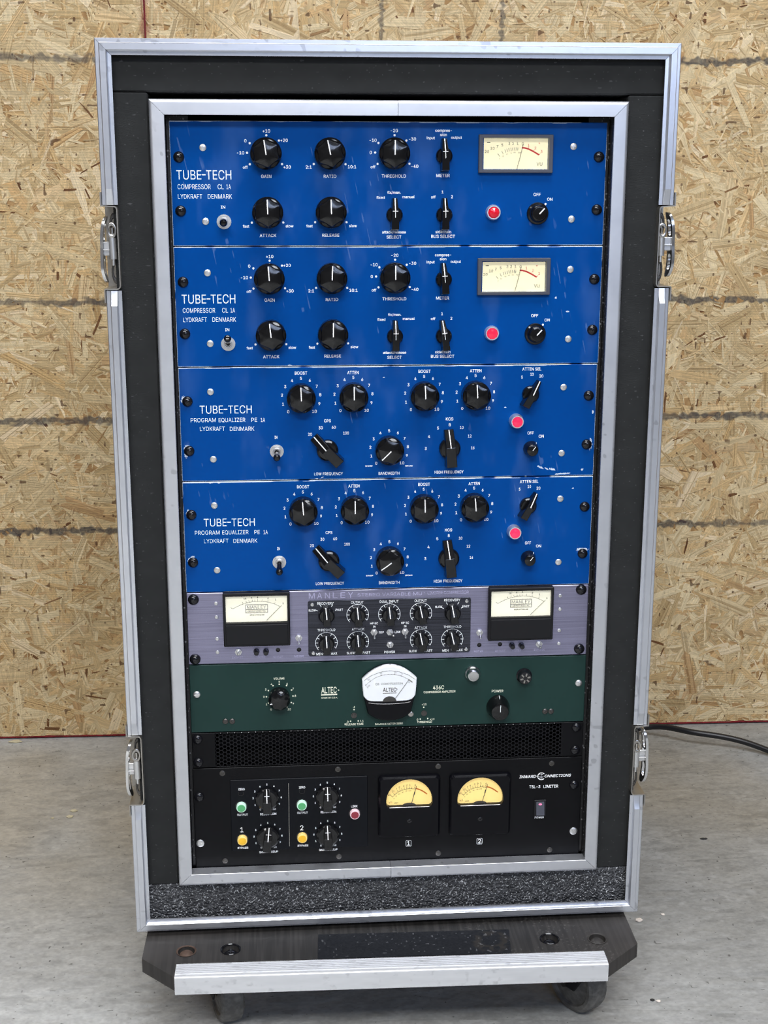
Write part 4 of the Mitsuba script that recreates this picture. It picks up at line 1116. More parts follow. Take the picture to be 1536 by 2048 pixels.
# ---- stereo limiter compressor, 2 units high
u = 'limiter_compressor'
tag(u, 'violet brushed metal limiter compressor with two white meters and a dark centre plate', 'audio rack unit')
y0, y1 = ROWS[5] + G, ROWS[4] - G
holes = [circ(x, y, 2.7) for x, y in ((-134.2, 497.3), (-109.1, 496.9), (108.3, 497.1), (133.6, 497.4))]
panel(u, -PX + .6, PX - 1.0, y0, y1, VIOLET, holes=holes)
chassis(u, ROWS[5], ROWS[4], 230)
screws(u, [(-232.3, 562.6), (-232.7, 488.4), (230.8, 564.3), (231.0, 489.2)], BIGSCREW, GLOSSBLACK, 'rack_screw')
screws(u, [(-206.0, 557.1), (-205.9, 540.2), (-206.0, 513.2), (-206.0, 496.4), (205.5, 557.2), (205.7, 540.1), (205.7, 513.3), (205.8, 496.5)], SMALLSCREW, STEEL, 'panel_screw')
for x, y in ((-134.2, 497.3), (-109.1, 496.9), (108.3, 497.1), (133.6, 497.4)):
    put(f'{u}__dark_hole_plug', lathe([(2.65, -2.9), (2.65, -0.3), (2.2, -0.25), (1.8, -1.6), (0, -1.8)], 24), GLOSSBLACK, (x, y, 0))  # black plug added in each open hole to stand for its dark inside
pl = rrect(-0.4, 523.4, 195.0, 69.4, 3.2, 5)
pl2 = rrect(-0.4, 523.4, 194.2, 68.6, 2.8, 5)
put(f'{u}__centre_plate', framed([(pl, 0), (pl, 1.2), (pl2, 1.6)], [(rrect(-0.4, 523.4, 1, 1, 0.3, 2), 1.6)]) if False else loft([at_z(pl, 0.02), at_z(pl, 1.2), at_z(pl2, 1.6)]), PLATE, smooth=False, label='dark brushed plate carrying the knobs')
for x, y in ((-92.6, 553.6), (92.0, 553.6), (-92.0, 492.6), (92.2, 492.8)):
    put(f'{u}__plate_screw', SMALLSCREW, CHROME, (x, y, 1.6), 20)
mrot = (5, 5, 5, 11, 9, 3, 4, 11, 12)
MK = ((-76.0, 540.3), (-38.8, 539.6), (-0.9, 539.5), (37.0, 539.9), (74.9, 539.6), (-76.3, 505.4), (-38.7, 505.7), (37.3, 506.2), (75.1, 506.0))
for k, (x, y) in enumerate(MK):
    n = put(f'{u}__knob', MANKNOB, BLACK, (x, y, 1.6), mrot[k])
    put(f'{n}__pointer_line', MANKNOBLINE, WHITE, (x, y, 1.6), mrot[k], smooth=False)
for x, y, z, tl, hr in ((-19.3, 517.6, 1.6, -30, 0), (17.9, 517.4, 1.6, -30, 0), (-0.1, 501.4, 1.6, 4, 10), (-181.2, 496.3, 0, 2, 0), (-109.2, 512.2, 0, -26, 0), (108.3, 513.4, 0, -26, 0), (181.3, 496.8, 0, -6, 10)):
    n = put(f'{u}__toggle_switch', SMALLNUT, STEEL, (x, y, z), hr)
    put(f'{n}__lever', BATLEVER, CHROME, (x, y, z + 2), 0, -tl)
n = put(f'{u}__toggle_switch', SMALLNUT, STEEL, (-0.3, 517.2, 1.6), 0)
put(f'{n}__lever', BATLEVER, CHROME, (-0.3, 517.2, 3.6), 65, 26)
BUT = lathe([(3.6, 0), (3.6, 0.8), (3.2, 0.8), (3.2, 3.5), (2.9, 7.0), (2.5, 8.0), (0, 8.4)], 28)
for x, y in ((-159.8, 496.2), (-148.5, 496.0), (148.1, 495.8), (159.7, 495.6)):
    put(f'{u}__push_button', BUT, GLOSSBLACK, (x, y, 0))

MO = rrect(0, 0, 78.5, 66.0, 1.5, 4)
MO2 = rrect(0, 0, 77.0, 64.5, 1.2, 4)
MBODY = framed([(MO, 0), (MO, 7.2), (MO2, 8.0)], [(rrect(0, 12.6, 73.0, 33.2, 0.5, 2), 8.0), (rrect(0, 12.6, 72.2, 32.4, 0.5, 2), 3.2)])
MLOW = loft([at_z(rrect(0, -18.2, 73.0, 24.4, .6, 2), 7.8), at_z(rrect(0, -18.2, 73.0, 24.4, .6, 2), 8.8), at_z(rrect(0, -18.2, 72.2, 23.6, .5, 2), 9.2)])
MFACE = slab(sbox(-36.2, -16.3, 36.2, 16.3), 0, 0.3)
MPANE = trimesh.Trimesh([(-36.2, -16.2, 0), (36.2, -16.2, 0), (36.2, 16.2, 0), (-36.2, 16.2, 0)], [[0, 1, 2], [0, 2, 3]], process=False)

def _man():
    c = lambda x, y: (x, y - 16.0)
    k = []
    arc = [(-27.7, 16.3), (-24, 18.4), (-18, 21.2), (-11, 23.4), (-4, 24.7), (2.7, 25.0), (9, 24.6), (15, 23.4), (21, 21.4), (27.7, 18.0)]
    k.append(poly_line([c(*q) for q in arc], 0.32, 0))
    k.append(line2(c(-30.2, 18.0), c(-27.7, 16.3), 0.35))
    for x, y in ((-15.5, 22.4), (-11.5, 23.4), (-8.2, 24.2), (-4.6, 24.7), (-1.6, 24.9), (1.8, 25.0), (6.6, 24.8), (13.2, 23.9), (21.2, 21.3)):
        d = np.array((x - 1.0, y + 14.0)); d /= np.linalg.norm(d)
        k.append(line2(c(x, y), c(x + d[0] * 2.4, y + d[1] * 2.4), 0.3))
    for s, x, y in (('10', -13.3, 28.6), ('6', -5.5, 29.6), ('4', 1.6, 29.9), ('2', 13.8, 28.6), ('1', 22.6, 26.6), ('0', 31.4, 21.6)):
        k.append(text(s, *c(x, y), 1.9, bold=True))
    k.append(text('REDUCTION dB', *c(0.5, 8.2), 1.5, w=17.0, bold=True))
    lg = [line2(c(-12.8, 20.9), c(13.2, 20.9), .7), line2(c(-12.8, 11.0), c(13.2, 11.0), .7), line2(c(-12.6, 11), c(-12.6, 21), .7), line2(c(13.0, 11), c(13.0, 21), .7), line2(c(-12.6, 14.8), c(13, 14.8), .7),
          text('MANLEY', *c(0.2, 17.8), 3.9, w=22.5), text('LABORATORIES INC.', *c(0.2, 12.9), 1.7, w=22.0, bold=True)]
    return cat(*k), cat(*lg), cat(poly_line([c(11.6, 1.4), c(22, 12.0), c(29.5, 19.4)], 0.4, 0))

MSCALE, MLOGO, MNEEDLE = _man()
for x, y in ((-158.7, 535.6), (158.6, 534.8)):
    x, y = par(x, y, 8)
    k = put(f'{u}__level_meter', cat(MBODY, MLOW), MATTEBLACK, (x, y, 0), smooth=20, label='white meter in a black frame')
    put(f'{k}__face', MFACE, IVORY, (x, y + 12.6, 3.2), smooth=False, emit=(0.20, 0.19, 0.145), label='ivory meter face')
    put(f'{k}__scale', MSCALE, INK, (x, y + 12.6, 3.55), smooth=False)
    put(f'{k}__badge', MLOGO, GREYINK, (x, y + 12.6, 3.55), smooth=False, label='grey printed maker badge')
    put(f'{k}__needle', MNEEDLE, INK, (x, y + 12.6, 4.6), smooth=False)
    put(f'{k}__glass', MPANE, 'm_pane', (x, y + 12.6, 7.4), smooth=False)
t = []
for s, x, y, h, w in (('RECOVERY', -76.9, 554.6, 3.0, 19.5), ('OUTPUT', -39.1, 555.0, 3.0, 15), ('DUAL INPUT', -1.2, 555.3, 3.0, 22.5), ('OUTPUT', 36.5, 555.4, 3.0, 14.6), ('RECOVERY', 74.4, 555.3, 3.0, 19.4), ('SLOW', -93.0, 546.3, 2.6, 8.4), ('FAST', -60.6, 546.5, 2.6, 9.0), ('SLOW', 58.2, 547.1, 2.6, 8.6), ('FAST', 91.1, 547.0, 2.6, 8.6),
                      ('THRESHOLD', -76.3, 521.5, 3.0, 21.5), ('ATTACK', -38.4, 521.5, 3.0, 15.0), ('ATTACK', 37.1, 521.5, 3.0, 15), ('THRESHOLD', 75.1, 521.8, 3.0, 21.4), ('HP SC', -19.2, 528.3, 2.5, 9.4), ('IN', -18.9, 524.2, 2.4, 2.8), ('HP SC', 18.1, 528.1, 2.5, 9.4), ('IN', 18.1, 524.0, 2.4, 2.8), ('SEP', -10.4, 517.0, 2.8, 6.2),
                      ('LINK', 9.0, 516.9, 2.6, 7.2), ('POWER', -0.5, 491.8, 2.8, 13), ('MIN', -84.7, 491.4, 2.8, 7.6), ('MAX', -67.3, 491.6, 2.8, 7.6), ('SLOW', -47.2, 491.7, 2.8, 9.6), ('FAST', -28.4, 491.8, 2.8, 9.2), ('SLOW', 27.5, 492.2, 2.8, 9.6), ('FAST', 46.6, 492.3, 2.8, 9.2), ('MIN', 67.0, 491.9, 2.8, 7.6), ('MAX', 84.2, 492.0, 2.8, 7.6)):
    t.append(text(s, x, y, h, w=w, bold=True, z0=1.6))
for k, (x, y) in enumerate(MK):
    if k in (0, 4):
        for a in (155, 122, 58, 25):
            q = math.radians(a)
            t.append(line2((x + 11.4 * math.cos(q), y + 0.5 + 11.4 * math.sin(q)), (x + 14.6 * math.cos(q), y + .5 + 14.6 * math.sin(q)), 0.7, 1.6))
    else:
        t.append(arc2(x, y, 13.0, -34, 222, 0.55, 1.6, n=48))
        for a in np.linspace(-30, 210, 9):
            q = math.radians(a)
            t.append(line2((x + 9.4 * math.cos(q), y + 9.4 * math.sin(q)), (x + 12.9 * math.cos(q), y + 12.9 * math.sin(q)), 0.65, 1.6))
lettering(u, t, name='plate_lettering')
t = [text('STEREO VARIABLE MU', -38.8, 563.8, 3.9, w=77.0, align='l'), text('®', 41.0, 564.6, 2.0), text('LIMITER COMPRESSOR', 45.0, 564.2, 3.9, w=74.0 - 24.6, align='l')]
for k, s in enumerate('MANLEY'):
    t.append(text(s, -93.0 + k * 9.2, 563.9, 7.0, w=5.8 if s != 'M' else 7.2))
for s, x, y, w in (('BYPASS', -182.5, 489.0, 13), ('METER', -154.6, 489.0, 11), ('ADJUST', -134.3, 488.8, 12.5), ('METER', -109.3, 488.8, 11), ('METER', 107.6, 489.2, 11), ('ADJUST', 133.8, 489.0, 12.5), ('METER', 154.0, 489.0, 11), ('BYPASS', 182.0, 488.8, 13)):
    t.append(text(s, x, y, 2.4, w=w))
lettering(u, t, LILACPRINT, 'engraved_lettering', label='faint lilac engraved lettering')

# ---- compressor amplifier, 2 units high
u = 'compressor_amplifier'
tag(u, 'dark green compressor amplifier with a fan-shaped white meter in its middle', 'audio rack unit')
panel(u, -PX + .7, PX - .8, ROWS[6] + G, ROWS[5] - G, GREEN)
chassis(u, ROWS[6], ROWS[5], 200)
screws(u, [(-232.2, 443.6), (231.9, 444.8)], SLOTSCREW, STEEL, 'slotted_screw')
for x, y, r in ((-199.0, 408.2, 48), (-191.0, 408.0, -40), (191.4, 409.0, 40), (198.8, 408.9, -30)):
    put(f'{u}__panel_screw', TINYSLOT, DARKMETAL, (x, y, 0), r)
n = put(f'{u}__knob', ALTVOL, BLACK, (-133.8, 437.2, 0), 100)
put(f'{n}__pointer_line', ALTVOLLINE, WHITE, (-133.8, 437.2, 0), 106, smooth=False)
n = put(f'{u}__power_knob', ALTPWR, BLACK, (132.6, 416.8, 0), -3)
put(f'{n}__pointer_line', ALTPWRLINE, WHITE, (132.6, 416.8, 0), -3, smooth=False)
lm = put(f'{u}__pilot_lamp', lathe([(9.9, 0), (9.9, 2.0), (9.2, 3.4), (8.2, 4.4), (7.6, 8.5), (6.6, 10.2), (6.0, 10.4), (6.0, 9.4), (0, 9.4)], 40), CHROME, (100.6, 461.2, 0), label='chrome pilot lamp with a frosted lens')
put(f'{lm}__lens', lathe([(5.9, 0), (5.9, 0.6), (4.0, 1.2), (0, 1.5)], 32), LENS, (100.6, 461.2, 9.5))
fz = put(f'{u}__fuse_holder', lathe([(9.6, 0), (9.6, 1.0), (8.2, 2.2), (8.0, 8.5), (7.4, 9.6), (0, 9.8)], 40), GLOSSBLACK, (164.0, 456.4, 0))
rib = []
for k in range(6):
    q = math.radians(60 * k + 15)
    rib.append(line2((2.6 * math.cos(q), 2.6 * math.sin(q)), (6.2 * math.cos(q), 6.2 * math.sin(q)), 1.7, 9.6, 0.9))
put(f'{fz}__cap_ribs', cat(*rib), GREYINK, (164.0, 456.4, 0), smooth=False, label='grey moulded ribs of the fuse cap')
for x, y in ((-43.7, 411.1), (41.9, 411.4)):
    put(f'{u}__trimmer', cat(lathe([(3.6, 0), (3.6, 1.0), (2.5, 1.2), (2.5, 2.6), (0, 2.8)], 24), cbox(-.5, .5, -2.2, 2.2, 2.5, 3.0, .1)), DARKMETAL, (x, y, 0), 10 if x < 0 else -35)

def fan(s=1.0):
    pts = [(-33.0, 54.0), (-31.9, 31.5)]
    top = [(33.0 * math.sin(t), 71.6 - 17.4 * (1 - math.cos(t * 1.57 / 1.57)) / (1 - math.cos(1.0)) * 1.0) for t in np.linspace(1.0, -1.0, 25)]
    pts = []
    for t in np.linspace(1, -1, 25):
        pts.append((33.0 * t, 54.4 + 17.2 * (1 - t * t)))
    pts += [(-32.6, 45), (-31.6, 34), (-29.6, 24.5)]
    for t in np.linspace(-0.80, 0.80, 17):
        pts.append((33.0 * t, 0.3 + 27.0 * (1 - math.sqrt(1 - (t * 0.98) ** 2))))
    pts += [(29.6, 24.5), (31.6, 34), (32.6, 45)]
    return np.array(pts)

fan_o = fan()
c0 = np.array((0, 34.0))
ox, oy = par(-0.3, 401.0, 11)
ring_ = lambda k: (fan_o - c0) * k + c0
mk = put(f'{u}__level_meter', loft([at_z(ring_(1.0), 0), at_z(ring_(1.0), 6), at_z(ring_(0.985), 8.5), at_z(ring_(0.955), 10)]), METERBLACK, (ox, oy, 0), smooth=40, label='fan-shaped panel meter with a black lower cover')
def facepts(k):
    q = [p for p in fan(1.0) if p[1] > 33]
    top = [p for p in fan_o if p[1] >= 33.5]
    pts = [tuple(p) for p in fan_o[:28]]           # top edge and left side down to 34
    low = [(-30.2, 31.5), (-27.5, 28.6), (-23.0, 27.0), (-15, 26.4), (0, 26.2), (15, 26.4), (23.0, 27.0), (27.5, 28.6), (30.2, 31.5)]
    pts = [tuple(p) for p in fan_o[:27]] + low + [tuple(p) for p in fan_o[-2:]]
    return (np.array(pts) - np.array((0, 46))) * k + np.array((0, 46))
put(f'{mk}__face', loft([at_z(facepts(1.0), 3.0), at_z(facepts(1.0), 8.6), at_z(facepts(0.985), 10.6), at_z(facepts(0.955), 11.2)]), PAPERWHITE, (ox, oy, 0), smooth=25, label='white meter face')
k = [poly_line([(-28.8, 48.3), (-23.3, 53.2), (-17, 57.4), (-9.9, 60.3), (-2, 61.4), (5.9, 61.1), (14, 59.0), (23, 54.1), (27.6, 50.2)], 0.35, 0)]
k.append(poly_line([(-31.0, 54.0), (-22, 60.2), (-11, 64.4), (0, 65.8), (11, 64.4), (22, 60.2), (31.0, 54.0)], 0.4, 0))
k.append(poly_line([(23, 54.1), (27.4, 50.4)], 1.3, 0))
for x, y in ((-28.8, 48.3), (-23.3, 53.2), (-9.9, 60.3), (5.9, 61.1), (14, 59.0)):
    k.append(dot2(x, y, 0.7))
for s, x, y, r in (('100', -25.6, 46.6, 40), ('30', -25.2, 55.2, 38), ('20', -10.4, 63.0, 12), ('10', 6.8, 63.6, -8), ('5', 15.0, 61.8, -16), ('0', 23.5, 50.4, -40)):
    k.append(text(s, x, y, 1.9, rot=r))
k.append(text('DB  COMPRESSION', -0.4, 49.2, 2.7, w=33.0))
put(f'{mk}__scale', cat(*k), GREYINK, (ox, oy, 11.25), smooth=False)
put(f'{mk}__badge', cat(text('ALTEC', 0, 41.6, 4.8, w=16.0, bold=True), dot2(8.8, 42.2, 0.7), line2((-8.2, 37.4), (8.2, 37.4), 0.6)), INK, (ox, oy, 11.25), smooth=False, label='black maker name on the meter face')
put(f'{mk}__needle', poly_line([(6.6, 30.0), (23.2, 53.6)], 0.45, 0, 0.25), INK, (ox, oy, 11.5), smooth=False)
hub = [(8.2 * math.cos(a), 26.6 + 6.6 * math.sin(a)) for a in np.linspace(0, math.pi, 20)]
put(f'{mk}__hub', cat(slab(Polygon(hub), 11.2, 11.9), dot2(0.6, 28.8, 2.0, 11.9, 0.5)), DARKMETAL, (ox, oy, 0), smooth=False, label='dark pivot hub')
put(f'{mk}__cover_highlight', poly_line([(-25.5, 25.2), (-18, 23.9), (-8, 23.2), (0, 23.1), (8, 23.2), (18, 23.9), (25.5, 25.2)], 0.7, 10.0, 0.6), CHROME, (ox, oy, 0), smooth=False)  # bright arc stands in for the highlight along the black cover edge
put(f'{mk}__screw', TINYSLOT, NICKEL, (25.7, 410.6, 0), 20)
t = []
for s, x, y, h, w in (('VOLUME', -133.6, 461.1, 2.5, 13.2), ('5', -133.4, 456.8, 2.3, None), ('4', -142.8, 454.2, 2.3, None), ('3', -149.8, 447.4, 2.3, None), ('2', -152.2, 438.2, 2.3, None), ('1', -149.2, 428.4, 2.3, None), ('6', -124.0, 454.2, 2.3, None), ('7', -116.9, 447.6, 2.3, None), ('8', -114.4, 438.4, 2.3, None), ('9', -117.0, 428.4, 2.3, None), ('10', -122.0, 421.4, 2.5, None), ('0', -144.0, 421.8, 2.3, None),
                      ('MADE IN U.S.A.', -73.2, 434.8, 1.8, 19.6), ('COMPRESSOR AMPLIFIER', 60.6, 438.4, 2.6, 39.0), ('RELEASE TIME', -43.7, 399.6, 2.6, 23.0), ('THRESHOLD', 42.6, 399.8, 2.6, 18.5), ('POWER', 131.9, 437.3, 3.1, 14.2), ('BALANCE METER ZERO', -1.0, 398.8, 2.3, 34.0), ('.6', -43.6, 422.0, 2.2, None), ('.3', -51.5, 402.9, 2.2, None), ('1.3', -34.3, 403.4, 2.2, None), ('+10', 41.9, 422.6, 2.3, None), ('0', 34.0, 403.0, 2.5, None), ('+19', 52.0, 403.0, 2.2, None)):
    t.append(text(s, x, y, h, w=w, bold=True))
t.append(text('436C', 59.3, 444.1, 4.8, w=13.6, bold=True))
t += [text('ALTEC', -73.8, 444.6, 7.6, w=18.6, bold=True), line2((-83.4, 438.6), (-63.8, 438.9), 1.7), dot2(-62.2, 444.2, 0.9)]
for x, y in ((-133.5, 453.8), (-141.0, 452.1), (-146.5, 446.1), (-149.1, 438.2), (-146.8, 430.1), (-124.8, 451.9), (-118.9, 446.0), (-117.2, 438.2), (-119.4, 429.9), (-124.7, 424.3), (-43.6, 418.5), (-47.9, 403.5), (-38.5, 403.6), (41.5, 418.9), (37.3, 403.7), (46.5, 404.1)):
    t.append(dot2(x, y, 0.95))
lettering(u, t, CREAMPRINT)

# ---- perforated vent panel, 1 unit high
u = 'vent_panel'
tag(u, 'black perforated vent panel, the thin unit below the green amplifier', 'vent panel')
y0, y1 = ROWS[7] + G, ROWS[6] - G
def hexmesh():
    ap = 4.92
    dxx = ap * math.sqrt(3) / 2
    R, r = ap / math.sqrt(3), 0.395 * ap / math.cos(math.pi / 6)
    V, F = [], []
    ang = np.radians(np.arange(0, 360, 60))
    hx, hy = np.cos(ang), np.sin(ang)
    for i in range(100):
        x = -211.5 + dxx * (i + 0.5)
        off = ap / 2 if i % 2 else 0
        for j in range(9):
            y = y0 + 2.2 + off + ap * (j + 0.0)
            if y > y1 - 1.4: continue
            b = len(V)
            oy_ = np.clip(y + R * hy, y0 + 0.6, y1 - 0.6)
            iy_ = np.clip(y + r * hy, y0 + 1.0, y1 - 1.0)
            V += [(x + R * hx[k], oy_[k], 0) for k in range(6)] + [(x + r * hx[k], iy_[k], 0) for k in range(6)] + [(x + r * hx[k], iy_[k], -1.5) for k in range(6)]
            for k in range(6):
                m = (k + 1) % 6
                F += [[b + k, b + m, b + 6 + m], [b + k, b + 6 + m, b + 6 + k], [b + 6 + k, b + 6 + m, b + 12 + m], [b + 6 + k, b + 12 + m, b + 12 + k]]
    return trimesh.Trimesh(V, F, process=False)
MESHBLACK = principled('m_mesh_black', (0.006, 0.006, 0.0075), 0.42, spec=0.2)
put(f'{u}__perforated_sheet', hexmesh(), MESHBLACK, smooth=False, label='sheet with rows of hexagonal holes')
xl, xr = -212.0, 212.4
put(f'{u}__end_plate', cbox(-PX + 1, xl, y0, y1, -1.6, 0, 0.5), BLACKPAINT, smooth=False)
put(f'{u}__end_plate', cbox(xr, PX - 1, y0, y1, -1.6, 0, 0.5), BLACKPAINT, smooth=False)
put(f'{u}__flange', cat(cbox(-218, 218, y1 - 1.2, y1, -18, -0.1, 0.4), cbox(-218, 218, y0, y0 + 1.2, -18, -0.1, 0.4)), BLACKPAINT, smooth=False)
ticks = [cbox(x, x + 0.9, y1 - 0.9, y1 - 0.1, -0.6, 0.25, 0.1) for x in np.arange(-206, 208, 8.52)]
put(f'{u}__bright_nib', cat(*ticks), STEEL, smooth=False, label='bare metal nibs along the cut upper edge')
labels[f'{u}__bright_nib']['kind'] = 'stuff'
put(f'{u}__backing', cbox(-212, 212, y0 + 2, y1 - 2, -60, -58, 0.3), MATTEBLACK, smooth=False)
screws(u, [(-233.2, 386.0), (-233.2, 356.0), (231.2, 387.0), (230.8, 356.8)], RACKSCREW, GLOSSBLACK, 'rack_screw')

# ---- dual limiter at the bottom, 3 units high
u = 'limiter'
tag(u, 'black dual limiter with two amber meters at the bottom of the rack', 'audio rack unit')
panel(u, -PX + .4, PX - .6, ROWS[8], ROWS[7] - G, BLACKPAINT)
chassis(u, ROWS[8], ROWS[7], 240)
screws(u, [(-233.6, 310.6), (231.0, 310.2)], RACKSCREW, GLOSSBLACK, 'rack_screw')
screws(u, [(-234.2, 248.4), (232.4, 246.8)], cross_screw(5.0, 1.6), STEEL, 'bright_rack_screw')
screws(u, [(-204.6, 340.7), (-63.8, 340.9), (60.0, 340.6), (201.8, 339.7), (-204.4, 223.4), (-63.3, 223.6), (61.3, 223.1), (202.8, 222.1)], cross_screw(3.6, 1.2), DARKMETAL, 'panel_screw')
il = rrect(-111.6, 283.9, 168.4, 95.0, 0.8, 2); il2 = rrect(-111.6, 283.9, 167.2, 93.8, 0.6, 2)
put(f'{u}__control_plate', loft([at_z(il, 0.02), at_z(il, 0.9), at_z(il2, 1.5)]), INSETBLACK, smooth=False, label='raised black control plate')
ZP = 1.5
put(f'{u}__divider', cat(line2((-124.4, 325.2), (-124.6, 240.9), 0.8, ZP, 0.2)), GREYINK, smooth=False, label='thin grey dividing line')
for k, (x, y, r) in enumerate(((-150.9, 306.2, 2), (-77.0, 306.4, 0), (-150.9, 254.9, -7), (-77.1, 254.9, 2))):
    n = put(f'{u}__knob', TSLKNOB, BLACK, (x, y, ZP), r)
    put(f'{n}__pointer_line', TSLKNOBLINE, WHITE, (x, y, ZP), r, smooth=False)
PB = lathe([(7.6, 0), (7.6, 0.8), (6.6, 1.0)], 32)
PBODY = lathe([(6.2, 0), (6.2, 4.6), (6.0, 5.6), (5.4, 6.2), (0, 6.2)], 36)
PCAP = lathe([(4.7, 0), (4.7, 0.25), (4.3, 0.5), (0, 0.6)], 32)
for x, y, a, b, nm in ((-182.5, 297.0, GREENRING, GREENBTN, 'green'), (-108.6, 296.9, GREENRING, GREENBTN, 'green'), (-182.3, 252.9, YELLOWRING, YELLOWBTN, 'yellow'), (-108.6, 253.2, YELLOWRING, YELLOWBTN, 'yellow'), (-43.5, 282.6, PINKRING, REDBTN, 'dark red')):
    n = put(f'{u}__push_button', PBODY, a, (x, y, ZP), label=f'round push button with a {nm} cap')
    put(f'{n}__cap', PCAP, b, (x, y, ZP + 6.1))
    put(f'{n}__collar', PB, GLOSSBLACK, (x, y, ZP))
for x, y in ((-182.7, 314.2), (-108.1, 314.4)):
    put(f'{u}__zero_trimmer', lathe([(3.6, 0), (3.6, 0.6), (2.9, 0.8), (2.6, -0.6), (0, -0.6)], 24), GLOSSBLACK, (x, y, ZP))
SQ = [(rrect(0, 0, 77.2, 82.5, 5.0, 6), 0), (rrect(0, 0, 77.2, 82.5, 5.0, 6), 2.0), (rrect(0, 0, 76.0, 81.3, 4.6, 6), 4.2), (rrect(0, 0, 71.8, 77.0, 4.0, 6), 6.4)]
DS = [(28.6 * math.cos(t), -4.0 + 29.5 * math.sin(t)) for t in np.linspace(0.0, math.pi, 33)] + [(-28.6, -7.4), (-27.2, -9.8), (-24.6, -10.8), (24.6, -10.8), (27.2, -9.8), (28.6, -7.4)]
DS = np.array(DS) + np.array((0, 11.8))
cD = np.array((0, 15.0))
DB_ = [((DS - cD) * 1.02 + cD, 6.4), ((DS - cD) * 1.0 + cD, 5.6), ((DS - cD) * 0.985 + cD, 0.6)]
SQBODY = framed(SQ, DB_)
DFACE = tri_poly(Polygon((DS - cD) * 0.995 + cD), 0)
def _tsl():
    by = 1.2
    k, r = [], []
    cx, cy, R = 1.0, by - 6.0, 28.4
    k.append(arc2(cx, cy, R - 1.0, 76, 143, 0.3, 0, n=30))
    for a in (141, 133, 126.5, 121, 115.5, 110, 104, 98, 91.5, 85, 78.5):
        q = math.radians(a)
        k.append(line2((cx + (R - 1) * math.cos(q), cy + (R - 1) * math.sin(q)), (cx + (R + 1.8) * math.cos(q), cy + (R + 1.8) * math.sin(q)), 0.38))
    for s, a in (('20', 142), ('10', 130), ('7', 121), ('5', 114), ('3', 104), ('2', 97), ('1', 90), ('0', 78)):
        q = math.radians(a)
        k.append(text(s, cx + (R + 3.8) * math.cos(q), cy + (R + 3.8) * math.sin(q), 2.2))
    for s, a in (('0', 143), ('20', 133), ('40', 122), ('60', 111), ('80', 100), ('100', 90)):
        q = math.radians(a)
        k.append(text(s, cx + (R - 3.6) * math.cos(q), cy + (R - 3.6) * math.sin(q), 1.3))
    k += [line2((-18.5, by + 3.0), (-13.4, by + 3.0), 0.6), text('VU', -23.2, by + 4.0, 2.2, rot=10)]
    r.append(poly_line([(8.0, by + 21.6), (12, by + 20.4), (16, by + 18.4), (19.4, by + 16.0), (22.4, by + 13.6)], 1.5, 0))
    nd = cat(poly_line([(2.6, by + 1.0), (5.4, by + 11.6), (7.2, by + 18.4)], 0.6, 0.0, 0.2), line2((6.0, by + 14), (7.0, by + 18), 1.3), line2((7.0, by + 17.5), (9.0, by + 25.4), 0.5))
    pv = slab(Polygon([(8.5 * math.cos(a), by + 3.4 * math.sin(a)) for a in np.linspace(0, math.pi, 16)]), 0, 0.5)
    return cat(*k), cat(*r), cat(nd, pv)
TSCALE, TRED, TNEEDLE = _tsl()
for x, y in ((24.6, 286.7), (113.4, 286.0)):
    x, y = par(x, y, 6)
    k = put(f'{u}__level_meter', SQBODY, METERBLACK, (x, y, 0), smooth=25, label='amber VU meter in a glossy black square body')
    put(f'{k}__face', DFACE, AMBER, (x, y, 0.7), smooth=False, emit=(0.33, 0.235, 0.085), label='lit amber meter face')
    put(f'{k}__scale', TSCALE, INK, (x, y, 0.8), smooth=False)
    put(f'{k}__red_scale', TRED, ORANGEINK, (x, y, 0.8), smooth=False, label='orange part of the scale')
    put(f'{k}__needle', TNEEDLE, INK, (x, y, 2.4), smooth=False)
    put(f'{k}__glass', tri_poly(Polygon((DS - cD) * 0.985 + cD), 0), 'm_pane', (x, y, 5.0), smooth=False)
    put(f'{k}__sill', cat(cbox(-25.0, 25.0, 0.0, 1.1, 6.2, 7.0, .3)), STEEL, (x, y, 0), smooth=False, label='bright line below the meter window')
    put(f'{k}__adjuster', cross_screw(3.0, 1.0, slot=True, w=.6), GLOSSBLACK, (x, y - 18, 6.4), 30)
rk = rrect(188.8, 280.2, 15.4, 22.2, 0.8, 2); rk2 = rrect(188.8, 280.2, 14.4, 21.2, 0.6, 2); rk3 = rrect(188.8, 280.2, 10.6, 18.0, 0.4, 2)
k = put(f'{u}__power_switch', framed([(rk, 0), (rk, 1.0), (rk2, 1.6)], [(rk3, 1.6), (rk3, -1.0)]), MATTEBLACK, smooth=False, label='lit rocker switch')
rock = hull_spheres([(-4.9, 8.6, 1.0), (4.9, 8.6, 1.0), (-4.9, 0, 0.8), (4.9, 0, .8), (-4.9, -8.4, 4.0), (4.9, -8.4, 4.0), (-4.9, 8.6, -1), (4.9, 8.6, -1), (-4.9, -8.4, -1), (4.9, -8.4, -1)], 0.3)
put(f'{k}__rocker', rock, BEZELGREY, (188.8, 280.2, 0), smooth=25)
le = trimesh.creation.icosphere(subdivisions=2, radius=1.0)
le.apply_scale((3.7, 2.2, 0.9))
put(f'{k}__pilot_lens', le, REDBTN, (188.8, 285.0, 1.2), emit=(1.1, 0.22, 0.42), label='glowing pink pilot lens')
t = []
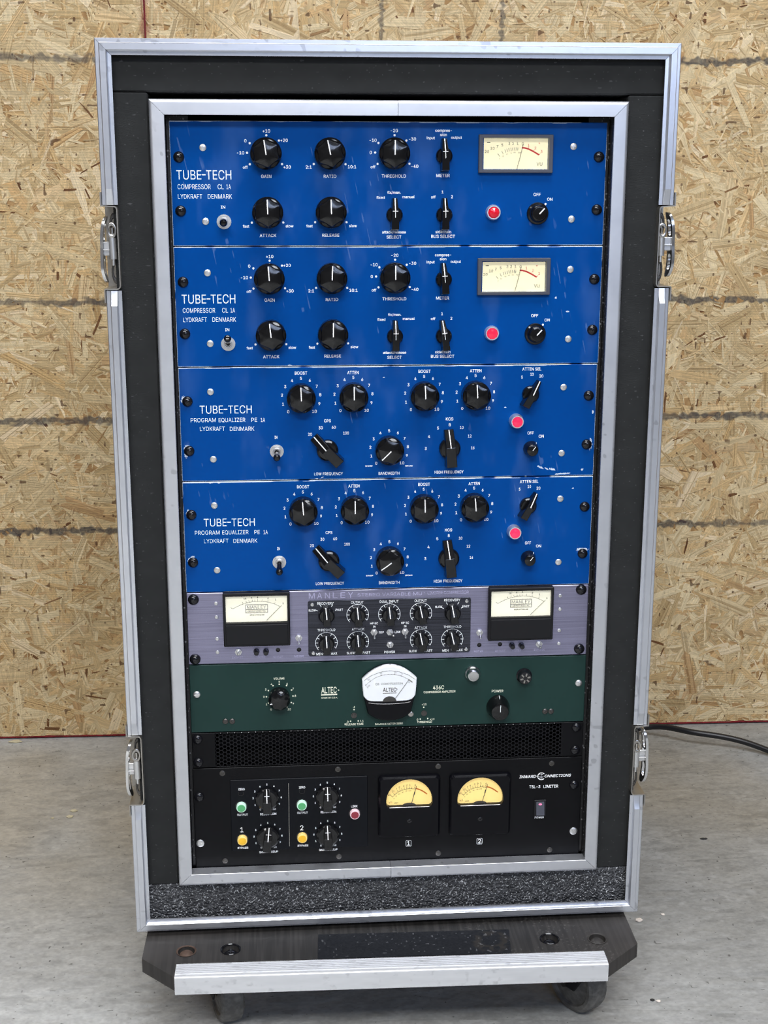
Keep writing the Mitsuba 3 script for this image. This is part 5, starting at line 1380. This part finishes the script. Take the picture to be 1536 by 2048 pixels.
for s, x, y, h, w in (('ZERO', -181.9, 319.3, 2.6, 7.8), ('ZERO', -108.0, 319.1, 2.6, 7.8), ('OUTPUT', -181.5, 285.5, 2.6, 13.0), ('OUTPUT', -107.9, 285.4, 2.6, 13.0), ('BYPASS', -182.0, 240.9, 2.6, 13.0), ('BYPASS', -107.9, 241.0, 2.6, 13.0), ('LINK', -43.9, 291.6, 2.7, 8.0), ('REDUCTION', -150.0, 285.2, 2.8, 19.6), ('REDUCTION', -76.1, 285.2, 2.8, 19.2), ('GAIN MAKEUP', -150.4, 234.2, 2.6, 23.2), ('GAIN MAKEUP', -76.6, 234.1, 2.6, 23.0), ('POWER', 188.3, 267.0, 2.6, 11.6)):
    t.append(text(s, x, y, h, w=w, bold=True, z0=ZP if x < 0 else 0))
t += [text('1', -182.9, 265.2, 6.4, z0=ZP), text('2', -109.1, 265.0, 6.4, z0=ZP)]
for x, y in ((-150.9, 306.9), (-77.0, 306.8), (-150.9, 255.5), (-77.0, 255.3)):
    for kk, s in enumerate(TEN):
        a = math.radians(90 + 150 - 30 * kk)
        t.append(text(s, x + 17.2 * math.cos(a), y + 17.6 * math.sin(a), 2.2, bold=True, z0=ZP))
lettering(u, t, name='plate_lettering')
t = []
for s, x, y in (('1', 23.8, 238.0), ('2', 113.3, 237.4)):
    a, b = rrect(x, y, 7.0, 8.6, 1.2, 4), rrect(x, y, 6.0, 7.6, 0.9, 4)
    t += [slab(Polygon(a, [b]), 0, 0.2), text(s, x, y, 5.6, bold=True)]
t += [text('INWARD', 161.9, 322.9, 3.6, w=20.8, bold=True, align='l', slant=0.22), text('ONNECTIONS', 193.6, 322.9, 3.6, w=33.0, bold=True, align='l', slant=0.22), text('TSL-3', 174.4, 309.0, 3.8, w=14.0, align='l', bold=True), text('LIMITER', 211.0, 308.8, 3.8, w=18.6, align='r', bold=True),
      arc2(189.4, 322.8, 4.6, 42, 318, 1.0, 0, n=32), line2((182.2, 322.8), (194, 322.8), 0.35), line2((186.6, 325.0), (191.4, 325.0), .4), line2((186.6, 320.6), (191.4, 320.6), .4), line2((189.2, 319), (189.2, 327), .35)]
lettering(u, t, name='name_lettering')
